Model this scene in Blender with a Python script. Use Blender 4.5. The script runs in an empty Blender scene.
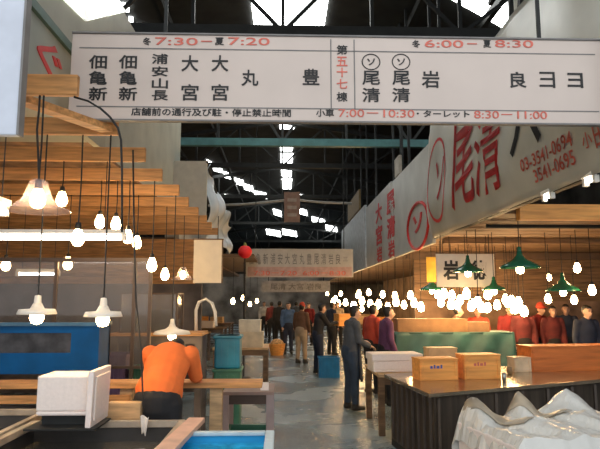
import bpy, bmesh, math, random
from mathutils import Vector, Matrix, Euler
random.seed(7)
R = math.radians
SC = bpy.context.scene
COL = SC.collection

# ------------------------------------------------------------------ camera, world, light, exposure
CAM_Z = 1.8
PITCH, YAW, FPX = R(7.37), R(1.8), 576.0
cam_d = bpy.data.cameras.new('camera'); cam_d.lens = FPX / 600 * 36; cam_d.sensor_width = 36
cam_d.clip_end = 300
cam = bpy.data.objects.new('camera', cam_d); COL.objects.link(cam)
cam.location = (0, 0, CAM_Z)
cam.rotation_euler = (R(90) + PITCH, 0, -YAW)
SC.camera = cam

world = bpy.data.worlds.new('world'); SC.world = world; world.use_nodes = True
wbg = world.node_tree.nodes['Background']
wbg.inputs[0].default_value = (0.93, 0.96, 1.0, 1); wbg.inputs[1].default_value = 1.1
BULB_E = 46.0
SKY_E = 8.0
SC.view_settings.view_transform = 'Standard'
SC.view_settings.look = 'None'
SC.view_settings.gamma = 1
SC.view_settings.use_curve_mapping = False
SC.view_settings.exposure = 0.43

CAM_M = Euler(cam.rotation_euler).to_matrix()
def ray(px, py):
    return CAM_M @ Vector((px - 300, 224.5 - py, -FPX))
def at(px, py, Y):
    """world point on the cross-plane of the aisle at distance Y"""
    d = ray(px, py); t = Y / d.y
    return Vector((d.x * t, Y, CAM_Z + d.z * t))
def atx(px, py, X):
    """world point on the lengthwise plane x = X"""
    d = ray(px, py); t = X / d.x
    return Vector((X, d.y * t, CAM_Z + d.z * t))
def atz(px, py, Z):
    d = ray(px, py); t = (Z - CAM_Z) / d.z
    return Vector((d.x * t, d.y * t, Z))

# ------------------------------------------------------------------ materials
def nodes_of(m):
    m.use_nodes = True
    return m.node_tree.nodes, m.node_tree.links, m.node_tree.nodes['Principled BSDF']
MATS = {}
def mat(name, col, rough=0.6, metal=0.0, var=0.12, scale=6.0, stretch=(1, 1, 1), bump=0.0, spec=0.5, alpha=1.0, trans=0.0, col2=None, detail=4):
    if name in MATS: return MATS[name]
    m = bpy.data.materials.new(name); N, L, b = nodes_of(m)
    tc = N.new('ShaderNodeTexCoord'); mp = N.new('ShaderNodeMapping'); mp.inputs['Scale'].default_value = stretch
    nz = N.new('ShaderNodeTexNoise'); nz.inputs['Scale'].default_value = scale; nz.inputs['Detail'].default_value = detail
    cr = N.new('ShaderNodeValToRGB')
    L.new(tc.outputs['Object'], mp.inputs[0]); L.new(mp.outputs[0], nz.inputs[0]); L.new(nz.outputs[0], cr.inputs[0])
    c2 = col2 or tuple(max(0, c * (1 - 2 * var)) for c in col)
    c1 = col if col2 else tuple(min(1, c * (1 + var)) for c in col)
    cr.color_ramp.elements[0].position = 0.3; cr.color_ramp.elements[1].position = 0.7
    cr.color_ramp.elements[0].color = (*c2, 1); cr.color_ramp.elements[1].color = (*c1, 1)
    L.new(cr.outputs[0], b.inputs['Base Color'])
    b.inputs['Roughness'].default_value = rough; b.inputs['Metallic'].default_value = metal
    b.inputs['Specular IOR Level'].default_value = spec
    b.inputs['Alpha'].default_value = alpha
    b.inputs['Transmission Weight'].default_value = trans
    if bump:
        bp = N.new('ShaderNodeBump'); bp.inputs['Strength'].default_value = bump; bp.inputs['Distance'].default_value = 0.02
        L.new(nz.outputs[0], bp.inputs['Height']); L.new(bp.outputs[0], b.inputs['Normal'])
    MATS[name] = m
    return m
def emis(name, col, e, base=(0.8, 0.8, 0.8), noise=0):
    if name in MATS: return MATS[name]
    m = bpy.data.materials.new(name); N, L, b = nodes_of(m)
    b.inputs['Base Color'].default_value = (*base, 1)
    b.inputs['Emission Color'].default_value = (*col, 1); b.inputs['Emission Strength'].default_value = e
    if noise:
        tc = N.new('ShaderNodeTexCoord'); nz = N.new('ShaderNodeTexNoise'); nz.inputs['Scale'].default_value = noise
        mr = N.new('ShaderNodeMapRange'); mr.inputs[1].default_value = .3; mr.inputs[2].default_value = .7
        mr.inputs[3].default_value = e * .35; mr.inputs[4].default_value = e * 1.2
        L.new(tc.outputs['Object'], nz.inputs[0]); L.new(nz.outputs[0], mr.inputs[0]); L.new(mr.outputs[0], b.inputs['Emission Strength'])
    MATS[name] = m
    return m
def glassy(name, tint, a=0.25, rough=0.05):
    """thin pane: mostly see-through, with a glossy film"""
    if name in MATS: return MATS[name]
    m = bpy.data.materials.new(name); N, L, b = nodes_of(m)
    b.inputs['Base Color'].default_value = (*tint, 1); b.inputs['Roughness'].default_value = rough
    b.inputs['Alpha'].default_value = a; b.inputs['Specular IOR Level'].default_value = 0.9
    MATS[name] = m
    return m

WOOD = mat('joist_wood', (0.62, 0.30, 0.10), .6, scale=5, stretch=(.6, 6, 6), var=.22)
WOOD2 = mat('pale_wood', (0.62, 0.40, 0.20), .6, scale=5, stretch=(.8, 6, 6), var=.2)
WOODB = mat('brown_boards', (0.19, 0.11, 0.055), .7, scale=3, stretch=(.6, 5, 8), var=.3)
ORANGEBOX = mat('orange_wood', (0.95, 0.39, 0.09), .6, scale=4, stretch=(.6, 5, 6), var=.15)
DEEPOR = mat('deep_orange', (0.62, 0.17, 0.03), .5, scale=4, stretch=(.6, 5, 6), var=.12)
SIGNW = mat('sign_white', (0.67, 0.565, 0.495), .55, scale=1.5, var=.04)
SIGNG = mat('sign_grey', (0.35, 0.36, 0.30), .6, scale=2, var=.08)
VINYL = mat('fascia_vinyl', (0.43, 0.42, 0.35), .35, scale=2, var=.08, bump=.15)
VINYLB = mat('fascia_pale', (0.45, 0.45, 0.41), .4, scale=2, var=.08)
BLACK = mat('ink_black', (0.02, 0.02, 0.02), .6)
RED = mat('ink_red', (0.62, 0.03, 0.03), .5)
PINKRED = mat('ink_faded_red', (0.70, 0.16, 0.11), .5)
GREYINK = mat('ink_grey', (0.22, 0.21, 0.20), .6)
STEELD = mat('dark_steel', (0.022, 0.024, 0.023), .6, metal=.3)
STEEL = mat('steel', (0.45, 0.45, 0.43), .28, metal=.9, var=.1, scale=3)
TEALST = mat('teal_paint', (0.06, 0.17, 0.17), .5)
CORD = mat('black_rubber', (0.012, 0.012, 0.012), .6)
FOAM = mat('white_foam', (0.86, 0.77, 0.71), .7, scale=40, var=.03, bump=.05)
BLUEP = mat('blue_plastic', (0.0, 0.075, 0.23), .6, spec=.2, var=.15, scale=3)
BLUET = mat('bright_blue_plastic', (0.03, 0.42, 0.78), .35, var=.12, scale=3)
TEALP = mat('teal_plastic', (0.03, 0.23, 0.33), .4, var=.2, scale=3)
GREENP = mat('green_plastic', (0.06, 0.20, 0.12), .45, var=.2, scale=3)
GREENTARP = mat('green_tarp', (0.035, 0.11, 0.10), .55, var=.2, scale=3)
ENAMEL = mat('green_enamel', (0.015, 0.13, 0.07), .18, var=.1)
WHITEEN = mat('white_enamel', (0.85, 0.80, 0.70), .35, var=.03)
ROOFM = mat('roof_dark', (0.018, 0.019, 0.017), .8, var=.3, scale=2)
BACKW = mat('stall_grey', (0.16, 0.13, 0.115), .7, var=.3, scale=2)
PLASTIC = mat('milky_film', (0.80, 0.79, 0.73), .22, var=.05, scale=4, trans=.15)
ICE = mat('ice', (0.78, 0.82, 0.84), .25, var=.1, scale=20, bump=.4)
WATER = glassy('tank_water', (0.13, 0.115, 0.09), .75, .08)
GLASS = glassy('pane_glass', (0.20, 0.18, 0.17), .30, .06)
LAMPGLASS = glassy('lamp_glass', (0.55, 0.45, 0.47), .22, .05)
YELLOW = mat('yellow_card', (0.80, 0.48, 0.06), .6)
BULBM = emis('bulb_glow', (1.0, 0.66, 0.30), BULB_E)
BULBF = emis('bulb_glow_far', (1.0, 0.62, 0.28), BULB_E)
TUBEM = emis('tube_glow', (1.0, 0.92, 0.82), 14)
SKYP = emis('skylight_panel', (0.97, 1.0, 0.98), SKY_E)
SKYG = emis('translucent_panel', (0.95, 1.0, 0.88), 1.3, noise=5)
# wet floor; the daylight's blue-grey is put into its base colour
def floor_mat():
    m = bpy.data.materials.new('wet_concrete'); N, L, b = nodes_of(m)
    tc = N.new('ShaderNodeTexCoord')
    n1 = N.new('ShaderNodeTexNoise'); n1.inputs['Scale'].default_value = .7; n1.inputs['Detail'].default_value = 5
    n2 = N.new('ShaderNodeTexNoise'); n2.inputs['Scale'].default_value = 20; n2.inputs['Detail'].default_value = 4
    L.new(tc.outputs['Object'], n1.inputs[0]); L.new(tc.outputs['Object'], n2.inputs[0])
    cr = N.new('ShaderNodeValToRGB'); cr.color_ramp.elements[0].color = (.10, .135, .155, 1); cr.color_ramp.elements[1].color = (.29, .38, .42, 1)
    cr.color_ramp.elements[0].position = .35; cr.color_ramp.elements[1].position = .7
    L.new(n1.outputs[0], cr.inputs[0]); L.new(cr.outputs[0], b.inputs['Base Color'])
    mr = N.new('ShaderNodeMapRange'); mr.inputs[1].default_value = .4; mr.inputs[2].default_value = .65; mr.inputs[3].default_value = .1; mr.inputs[4].default_value = .38
    L.new(n1.outputs[0], mr.inputs[0]); L.new(mr.outputs[0], b.inputs['Roughness'])
    bp = N.new('ShaderNodeBump'); bp.inputs['Strength'].default_value = .9; bp.inputs['Distance'].default_value = .03
    L.new(n2.outputs[0], bp.inputs['Height']); L.new(bp.outputs[0], b.inputs['Normal'])
    b.inputs['Specular IOR Level'].default_value = .8
    return m
FLOORM = floor_mat()

# ------------------------------------------------------------------ mesh helpers
class MB:
    def __init__(s): s.bm = bmesh.new()
    def box(s, x0, x1, y0, y1, z0, z1, M=None):
        v = [s.bm.verts.new((x, y, z)) for x in (x0, x1) for y in (y0, y1) for z in (z0, z1)]
        if M:
            for q in v: q.co = M @ q.co
        for f in ((0, 1, 3, 2), (4, 6, 7, 5), (0, 4, 5, 1), (2, 3, 7, 6), (0, 2, 6, 4), (1, 5, 7, 3)):
            s.bm.faces.new([v[i] for i in f])
        return s
    def bar(s, a, b, w, h=None):
        """square bar from a to b"""
        a, b = Vector(a), Vector(b); h = h or w
        t = (b - a); l = t.length; t.normalize()
        u = t.cross(Vector((0, 0, 1)))
        if u.length < 1e-4: u = Vector((1, 0, 0))
        u.normalize(); n = u.cross(t)
        M = Matrix(((u.x, t.x, n.x, a.x), (u.y, t.y, n.y, a.y), (u.z, t.z, n.z, a.z), (0, 0, 0, 1)))
        return s.box(-w / 2, w / 2, 0, l, -h / 2, h / 2, M)
    def tube(s, pts, r, n=8, cap=True):
        pts = [Vector(p) for p in pts]; rings = []
        rr = r if isinstance(r, (list, tuple)) else [r] * len(pts)
        for i, p in enumerate(pts):
            t = (pts[min(i + 1, len(pts) - 1)] - pts[max(i - 1, 0)]).normalized()
            ref = Vector((1, 0, 0)) if abs(t.x) < .9 else Vector((0, 1, 0))
            u = (ref - t * ref.dot(t)).normalized(); w = t.cross(u)
            q = rr[i] if isinstance(rr[i], (list, tuple)) else (rr[i], rr[i])
            rings.append([s.bm.verts.new(p + u * (q[0] * math.cos(k * 2 * math.pi / n)) + w * (q[1] * math.sin(k * 2 * math.pi / n))) for k in range(n)])
        for A, B in zip(rings, rings[1:]):
            for k in range(n): s.bm.faces.new((A[k], A[(k + 1) % n], B[(k + 1) % n], B[k]))
        if cap:
            s.bm.faces.new(rings[0][::-1]); s.bm.faces.new(rings[-1])
        return s
    def lathe(s, prof, c=(0, 0, 0), n=20, close=False):
        c = Vector(c); rings = []
        for r, z in prof:
            if r < 1e-5: rings.append([s.bm.verts.new(c + Vector((0, 0, z)))])
            else: rings.append([s.bm.verts.new(c + Vector((r * math.cos(k * 2 * math.pi / n), r * math.sin(k * 2 * math.pi / n), z))) for k in range(n)])
        for A, B in zip(rings, rings[1:]):
            for k in range(n):
                a = A[k % len(A)], A[(k + 1) % len(A)]; b = B[k % len(B)], B[(k + 1) % len(B)]
                vs = []
                for v in (a[0], a[1], b[1], b[0]):
                    if v not in vs: vs.append(v)
                if len(vs) >= 3: s.bm.faces.new(vs)
        return s
    def ell(s, c, r, n=14, m=9, M=None):
        c = Vector(c); prof = []
        rings = []
        for i in range(m + 1):
            a = math.pi * i / m
            if i in (0, m): rings.append([s.bm.verts.new(c + Vector((0, 0, r[2] * math.cos(a))))])
            else: rings.append([s.bm.verts.new(c + Vector((r[0] * math.sin(a) * math.cos(k * 2 * math.pi / n), r[1] * math.sin(a) * math.sin(k * 2 * math.pi / n), r[2] * math.cos(a)))) for k in range(n)])
        for A, B in zip(rings, rings[1:]):
            for k in range(n):
                vs = []
                for v in (A[k % len(A)], B[k % len(B)], B[(k + 1) % len(B)], A[(k + 1) % len(A)]):
                    if v not in vs: vs.append(v)
                if len(vs) >= 3: s.bm.faces.new(vs)
        return s
    def prism(s, poly, z0, z1):
        lo = [s.bm.verts.new((x, y, z0)) for x, y in poly]; hi = [s.bm.verts.new((x, y, z1)) for x, y in poly]
        s.bm.faces.new(lo[::-1]); s.bm.faces.new(hi)
        for i in range(len(poly)):
            j = (i + 1) % len(poly); s.bm.faces.new((lo[i], lo[j], hi[j], hi[i]))
        return s
    def slab(s, quad, th):
        """a plate through four points with thickness th along its normal"""
        q = [Vector(p) for p in quad]; n = (q[1] - q[0]).cross(q[3] - q[0]).normalized() * th
        a = [s.bm.verts.new(p) for p in q]; b = [s.bm.verts.new(p + n) for p in q]
        s.bm.faces.new(a[::-1]); s.bm.faces.new(b)
        for i in range(4):
            j = (i + 1) % 4; s.bm.faces.new((a[i], a[j], b[j], b[i]))
        return s
    def sheet(s, f, nu, nv):
        g = [[s.bm.verts.new(f(i / nu, j / nv)) for j in range(nv + 1)] for i in range(nu + 1)]
        for i in range(nu):
            for j in range(nv): s.bm.faces.new((g[i][j], g[i + 1][j], g[i + 1][j + 1], g[i][j + 1]))
        return s
    def build(s, name, m, parent=None, smooth=False, bevel=0, solid=0, loc=None):
        bmesh.ops.recalc_face_normals(s.bm, faces=s.bm.faces)
        me = bpy.data.meshes.new(name); s.bm.to_mesh(me); s.bm.free()
        me.materials.append(m)
        if smooth:
            for p in me.polygons: p.use_smooth = True
        o = bpy.data.objects.new(name, me); COL.objects.link(o)
        if parent is not None: o.parent = parent
        if loc is not None: o.location = loc
        if bevel:
            b = o.modifiers.new('bevel', 'BEVEL'); b.width = bevel; b.segments = 2; b.limit_method = 'ANGLE'
        if solid:
            b = o.modifiers.new('solid', 'SOLIDIFY'); b.thickness = solid
        return o

def tag(o, label, cat, group=None, kind=None):
    o['label'] = label; o['category'] = cat
    if group: o['group'] = group
    if kind: o['kind'] = kind
    return o
def thing(name, label, cat, loc=(0, 0, 0), rz=0, group=None):
    o = bpy.data.objects.new(name, None); COL.objects.link(o); o.empty_display_size = .1
    o.location = loc; o.rotation_euler = (0, 0, rz)
    return tag(o, label, cat, group)
def struct(o, label=None):
    o['kind'] = 'structure'
    if label: o['label'] = label
    return o
def kids(o): return [c for c in bpy.data.objects if c.parent == o]
def dup(root, loc, label, rz=None, group=None, scale=None):
    r = root.copy(); COL.objects.link(r); r.location = loc; r['label'] = label
    if rz is not None: r.rotation_euler = (0, 0, rz)
    if scale is not None: r.scale = (scale,) * 3
    if group: r['group'] = group
    for ch in kids(root):
        c = ch.copy(); COL.objects.link(c); c.parent = r
        for g in kids(ch):
            d = g.copy(); COL.objects.link(d); d.parent = c
    return r

AX = {'front': Matrix(((1, 0, 0), (0, 0, -1), (0, 1, 0))),          # reads along +x, faces -y
      'right': Matrix(((0, 0, -1), (-1, 0, 0), (0, 1, 0))),         # on the right-hand stalls, faces -x
      'left': Matrix(((0, 0, 1), (1, 0, 0), (0, 1, 0)))}            # on the left-hand stalls, faces +x
def glyphs(items, axis, bold=0.012):
    """items: (string, centre, width, height). Returns one bmesh of lettering, local coordinates."""
    out = bmesh.new()
    for (s, c, w, h) in items:
        cu = bpy.data.curves.new('lettering', 'FONT'); cu.body = s; cu.size = 1; cu.offset = bold; cu.extrude = .004; cu.resolution_u = 3
        cu.align_x = 'CENTER'
        o = bpy.data.objects.new('lettering', cu); COL.objects.link(o)
        me = bpy.data.meshes.new_from_object(o.evaluated_get(bpy.context.evaluated_depsgraph_get()))
        bpy.data.objects.remove(o); bpy.data.curves.remove(cu)
        if not me.vertices: continue
        xs = [v.co.x for v in me.vertices]; ys = [v.co.y for v in me.vertices]
        cx, cy = (min(xs) + max(xs)) / 2, (min(ys) + max(ys)) / 2
        sx = w / max(1e-4, max(xs) - min(xs)); sy = h / max(1e-4, max(ys) - min(ys))
        if s in '一－-~～三二・': sy = sx
        A = AX[axis]
        for v in me.vertices:
            v.co = Vector(c) + A @ Vector(((v.co.x - cx) * sx, (v.co.y - cy) * sy, v.co.z))
        out.from_mesh(me); bpy.data.meshes.remove(me)
    mb = MB(); mb.bm.free(); mb.bm = out
    return mb

# ================================================================== SETTING
struct(MB().box(-11, 11, -6, 75, -.2, 0).build('floor', FLOORM))
def roofz(x): return 8.6 - .15 * abs(x)
b = MB(); b.prism([(-11, roofz(11)), (0, 8.6), (11, roofz(11)), (11, roofz(11) + .2), (0, 8.8), (-11, roofz(11) + .2)], -75, -2)
for v in b.bm.verts: v.co = Vector((v.co.x, -v.co.z, v.co.y))
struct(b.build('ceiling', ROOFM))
SHEDW = mat('shed_wall', (0.10, 0.09, 0.075), .8, var=.3, scale=1)
struct(MB().box(-11.2, -11, -2, 75, 0, 7.2).build('wall_left', SHEDW))
struct(MB().box(11, 11.2, -2, 75, 0, 7.2).build('wall_right', SHEDW))
struct(MB().box(-11, 11, 75, 75.2, 0, 8.8).build('wall_back', SHEDW))
def roofhit(px, py, drop=.05):
    d = ray(px, py); o = Vector((0, 0, CAM_Z))
    t0, t1 = 0.0, 78 / d.y
    for _ in range(60):
        t = (t0 + t1) / 2; p = o + d * t
        if p.z < roofz(p.x) - drop: t0 = t
        else: t1 = t
    return o + d * t0
nwin = [0]
def skylight(quad, m=SKYP):
    nwin[0] += 1
    q = [roofhit(*p) for p in quad]
    b = MB(); a = [b.bm.verts.new(p) for p in q]; c = [b.bm.verts.new(p + Vector((0, 0, .03))) for p in q]
    b.bm.faces.new(a); b.bm.faces.new(c)
    for i in range(4): b.bm.faces.new((a[i], a[(i + 1) % 4], c[(i + 1) % 4], c[i]))
    struct(b.build('window_%d' % nwin[0], m))
skylight([(248, -25), (332, -25), (323, 34), (255, 34)])
skylight([(445, -4), (526, -12), (518, 30), (506, 30)])
for (xa, xb, ya, yb) in ((279, 295, 100, 129), (280, 293, 147, 151), (280.5, 293, 154, 166), (281, 292, 168, 177), (281.5, 292, 179, 189)):
    skylight([(xa, ya), (xb, ya), (xb - 1, yb), (xa + .7, yb)])
# the strip that curves away with the building
for (x, y, w) in ((209, 164, 5), (217, 169, 9), (228, 176, 9), (238, 182, 10), (248, 188, 9), (260, 195, 12), (277, 213, 8), (302, 212, 9), (318, 221, 13), (331, 229, 11), (273, 233, 14), (289, 233, 14)):
    skylight([(x - w / 2, y - 4), (x + w / 2, y - 1.5), (x + w / 2 + 1, y + 4), (x - w / 2 + 1, y + 1.5)])
for (x, y, w, h) in ((125, 8, 8, 9), (131, 20, 4, 5), (139, 30, 6, 7), (226, 196, 3, 3), (300, 196, 4, 3)):
    skylight([(x - w / 2, y - h / 2), (x + w / 2, y - h / 3), (x + w / 2, y + h / 2), (x - w / 2, y + h / 3)])
# purlins running along the hall
b = MB()
for x in (-8, -6, -4.2, -2.6, 2.9, 4.4, 6, 8):
    b.box(x - .06, x + .06, -2, 75, roofz(x) - .24, roofz(x) - .06)
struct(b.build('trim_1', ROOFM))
# roof trusses
ORD = ['first', 'second', 'third', 'fourth', 'fifth', 'sixth', 'seventh', 'eighth', 'ninth', 'tenth', 'eleventh', 'twelfth', 'thirteenth', 'fourteenth', 'fifteenth']
def truss(Y, zb, label, chord=STEELD, half=10.9):
    t = thing('roof_truss', label, 'truss', (0, Y, 0), group='roof trusses across the hall')
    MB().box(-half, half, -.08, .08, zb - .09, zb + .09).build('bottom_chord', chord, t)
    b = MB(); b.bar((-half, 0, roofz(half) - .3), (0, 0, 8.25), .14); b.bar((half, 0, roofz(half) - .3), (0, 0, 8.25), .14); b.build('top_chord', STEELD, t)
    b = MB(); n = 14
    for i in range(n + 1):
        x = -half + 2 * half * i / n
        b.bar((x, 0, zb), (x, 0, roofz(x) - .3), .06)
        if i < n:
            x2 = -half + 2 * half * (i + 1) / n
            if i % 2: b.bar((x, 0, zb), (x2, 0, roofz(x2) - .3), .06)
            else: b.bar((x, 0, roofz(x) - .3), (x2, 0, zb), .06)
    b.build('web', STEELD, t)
    return t
truss(5.0, 6.0, 'dark steel roof truss directly above the big aisle sign')
truss(9.5, 6.4, 'dark lattice roof truss seen against the bright skylight behind the big sign')
truss(13.6, at(300, 143, 13.6).z, 'roof truss with teal painted bottom beam below the big sign', TEALST)
truss(20.5, 6.6, 'dark roof truss just beyond the teal beamed truss')
truss(28, 6.8, 'dark roof truss above the far aisle sign')
truss(38, 6.8, 'dark distant roof truss over the far people')
truss(50, 6.8, 'faint dark roof truss deepest in the hall')

JZ = at(117, 127, 4.37).z; JB = JZ - .066
# upper walls over the stalls
struct(MB().box(-2.3, -2.2, 3.4, 12.2, JZ + .17, 5.75).build('wall_left_upper', SIGNG))
nwin[0] += 1
struct(MB().slab([(-2.19, 3.4, 4.45), (-2.19, 6.1, 4.85), (-2.19, 7.6, 5.74), (-2.19, 3.4, 5.74)], .02).build('window_%d' % nwin[0], SKYG))
PALEP = mat('pale_panel', (0.50, 0.50, 0.40), .5, var=.1, scale=2)
struct(MB().box(3.0, 3.08, 4.2, atx(514, 20, 3.0).y, 5.0, 7.9).build('wall_right_upper', PALEP))
b = MB(); b.bar(atx(572, 36, 2.9), atx(594, -6, 2.9), .15); b.bar((2.93, 6.7, 5.0), (2.93, 6.0, 7.6), .07); b.bar((2.93, 4.3, 5.95), (2.93, 7.6, 5.95), .06)
struct(b.build('trim_2', STEELD))

# ================================================================== BIG AISLE SIGN
SY = 4.2
def sp(px, py, off=0): p = at(px, py, SY); return Vector((p.x, -off, p.z))
sx0, sx1 = at(70, 76, SY).x, at(604, 76, SY).x
sz0, sz1 = at(300, 121, SY).z, at(300, 36.5, SY).z
sign = thing('aisle_sign', 'long white market aisle sign with black shop names hanging overhead', 'sign', (0, SY, 0))
MB().box(sx0, sx1, 0, .03, sz0, sz1).build('board', SIGNW, sign, bevel=.006)
def zline(t): return sz0 + (sz1 - sz0) * t
b = MB()
for t_ in (.145, .83): b.box(sx0 + .06, sx1 - .06, -.004, 0, zline(t_) - .004, zline(t_) + .004)
for px in (331, 354.5): x = sp(px, 78).x; b.box(x - .004, x + .004, -.004, 0, zline(.145), zline(1) - .02)
b.box(sx0, sx1, -.012, .04, sz1, sz1 + .012); b.box(sx0, sx1, -.012, .04, sz0 - .012, sz0)
b.build('rule_lines', GREYINK, sign)
pxm = SY / 560
names_ = []; hours = []; notices = []; hall = []; hallr = []
def col_text(chars, px, ys, w=17, h=18, L=None):
    if L is None: L = []; names_.append(L)
    for ch, y in zip(chars, ys): L.append((ch, sp(px, y, .002), w * pxm, h * pxm))
for px in (98, 128): col_text('佃亀新', px, (62, 78, 94), 18, 14)
col_text('浦安山長', 160, (59, 71.5, 83.5, 95.5), 16, 10.5)
for px in (190, 220): col_text('大宮', px, (63.5, 92.5), 17, 17)
col_text('丸', 250, (78,), 17, 17); col_text('豊', 311, (77,), 17, 17)
col_text('第棟', 342, (50, 97), 11, 10, hall); col_text('五十七', 342, (61.5, 72.5, 84), 11, 10, hallr)
for px in (371, 401): col_text('尾清', px, (78, 95), 18, 15)
col_text('岩', 430.5, (79.5,), 18, 18); col_text('良', 518, (80,), 17, 17); col_text('彐', 547, (80,), 16, 17); col_text('ヨ', 575, (80.5,), 16, 16)
for L_, px in zip(names_[7:9], (371, 401)): col_text('ソ', px, (62,), 8, 7, L_)
def strip(s, px0, px1, py, h, L):
    L.append((s, sp((px0 + px1) / 2, py, .002), (px1 - px0) * pxm, h * pxm))
LB, RB = [], []; LR, RR = [], []
strip('冬', 143, 151, 41.5, 8, LB); strip('7:30', 155, 198, 41.5, 8, LR); strip('－', 201, 212, 41.5, 8, LR); strip('夏', 215, 224, 41.5, 8, LB); strip('7:20', 228, 270, 41.5, 8, LR)
strip('冬', 412, 420, 44, 8, RB); strip('6:00', 424, 464, 44, 8, RR); strip('－', 467, 477, 44, 8, RR); strip('夏', 483, 491, 44, 8, RB); strip('8:30', 494, 534, 44, 8, RR)
N1, N2, N3, H1, H2 = [], [], [], [], []
strip('店舗前の通行及び駐・停止禁止時間', 132, 291, 112.5, 8, N1)
strip('小車', 316, 334, 113, 8, N2); strip('7:00－10:30', 338, 415, 113.5, 8, H1); strip('・ターレット', 416, 470, 114, 7, N3); strip('8:30－11:00', 473, 548, 115, 8, H2)
for L_ in names_: glyphs(L_, 'front').build('shop_name', BLACK, sign)
glyphs(hall, 'front').build('hall_number', BLACK, sign); glyphs(hallr, 'front').build('hall_number', PINKRED, sign)['label'] = 'red hall number'
for L_ in (LB, RB): glyphs(L_, 'front').build('season_lettering', BLACK, sign)
for L_ in (LR, RR, H1, H2): glyphs(L_, 'front', .002).build('opening_hours', PINKRED, sign)['label'] = 'red opening hours'
for L_ in (N1, N2, N3): glyphs(L_, 'front').build('notice_lettering', BLACK, sign)
b = MB()
for px in (371, 401):
    c = sp(px, 62, .003)
    b.tube([c + Vector((.068 * math.cos(a * math.pi / 12), 0, .062 * math.sin(a * math.pi / 12))) for a in range(25)], .004, 6, cap=False)
b.build('ring_mark', BLACK, sign)
for px in (165, 540):
    x = sp(px, 40).x; MB().bar((x, .015, sz1), (x, .015, 5.95), .025).build('hanger_rod', STEELD, sign)
struct(MB().box(-11, 11, SY - .05, SY + .11, 5.9, 6.05).build('trim_3', STEELD))

# ================================================================== LEFT STALLS
# near white board at the picture edge
p0, p1 = at(-70, 134, 3.0), at(16.5, 134, 3.0)
t = thing('hanging_board', 'blank bluish white board hanging at the front of the left stall', 'board', (0, 3.0, 0))
WB = mat('bluish_board', (0.62, 0.66, 0.74), .5, var=.05)
MB().box(p0.x, p1.x, 0, .05, p0.z, 4.6).build('board', WB, t, bevel=.005)
MB().box(p0.x - .02, p1.x + .012, -.01, .06, 4.6, 4.66).box(p1.x, p1.x + .012, -.006, .056, p0.z, 4.6).build('edge_strip', GREYINK, t)
MB().bar((p0.x + .15, .025, 4.66), (p0.x + .15, .025, roofz(1.9) - .02), .03).build('hanger_rod', STEELD, t)
# fascia with the hiragana
FX = -1.75
fa = thing('stall_fascia', 'grey green fascia board with red hiragana over the left stall', 'fascia', (FX, 0, 0))
zt = atx(68, 52, FX).z
MB().box(-.06, 0, 3.1, 5.6, JZ + .125, zt).build('board', SIGNG, fa)
MB().box(-.09, .03, 3.1, 5.3, zt, zt + .07).build('top_trim', mat('green_trim', (.05, .11, .08), .5), fa)
c = atx(47, 56, FX)
glyphs([('ぐ', (.004, c.y + .05, c.z - .02), .46, .30)], 'left', .01).build('red_lettering', RED, fa)
for y in (3.7, 5.4): MB().bar((-.06, y, zt - .2), (-.425, y, zt - .2), .05).build('wall_bracket', STEELD, fa)

jlab = 'orange timber joist over the left stall, %s from the front'
J0 = None
for i in range(10):
    Y = 3.5 + .87 * i
    lab = jlab % ORD[i]
    if J0 is None:
        J0 = MB().box(-4.6, 0, -.024, .024, -.066, .066).build('timber_joist', WOOD, bevel=.006)
        J0.location = (-1.275, Y, JZ); tag(J0, lab, 'beam', 'timber joists over the left stall'); j = J0
    else:
        j = J0.copy(); COL.objects.link(j); j.location = (-1.275 - random.uniform(-.02, .03), Y, JZ); j['label'] = lab
o = MB().bar((-1.78, 3.53, JZ - .03), (-1.34, 4.34, JZ - .03), .10, .05).build('timber_brace', WOOD); tag(o, 'short diagonal timber brace laid across the first two joists', 'brace')
struct(MB().box(-5.85, -1.82, 3.2, 5.3, JZ + .13, JZ + .16).build('ceiling_left_front', SIGNG))
struct(MB().box(-5.85, -1.82, 5.3, 11.6, JZ + .13, JZ + .16).build('ceiling_left_stall', mat('ceiling_brown', (.22, .12, .06), .7, var=.3)))
# board wall at the back of the stall and grey lower part
b = MB()
for k in range(6): b.box(-9, -1.75, 11.6 + (.012 if k % 2 else 0), 11.7, 2.1 + .15 * k, 2.1 + .15 * k + .145)
struct(b.build('wall_left_boards', WOOD))
struct(MB().box(-9, -1.6, 11.62, 11.75, 0, 2.1).build('wall_left_lower', BACKW))
struct(MB().box(-5.95, -5.85, 2.5, 11.6, 0, 3.0).build('wall_left_side', BACKW))

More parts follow.
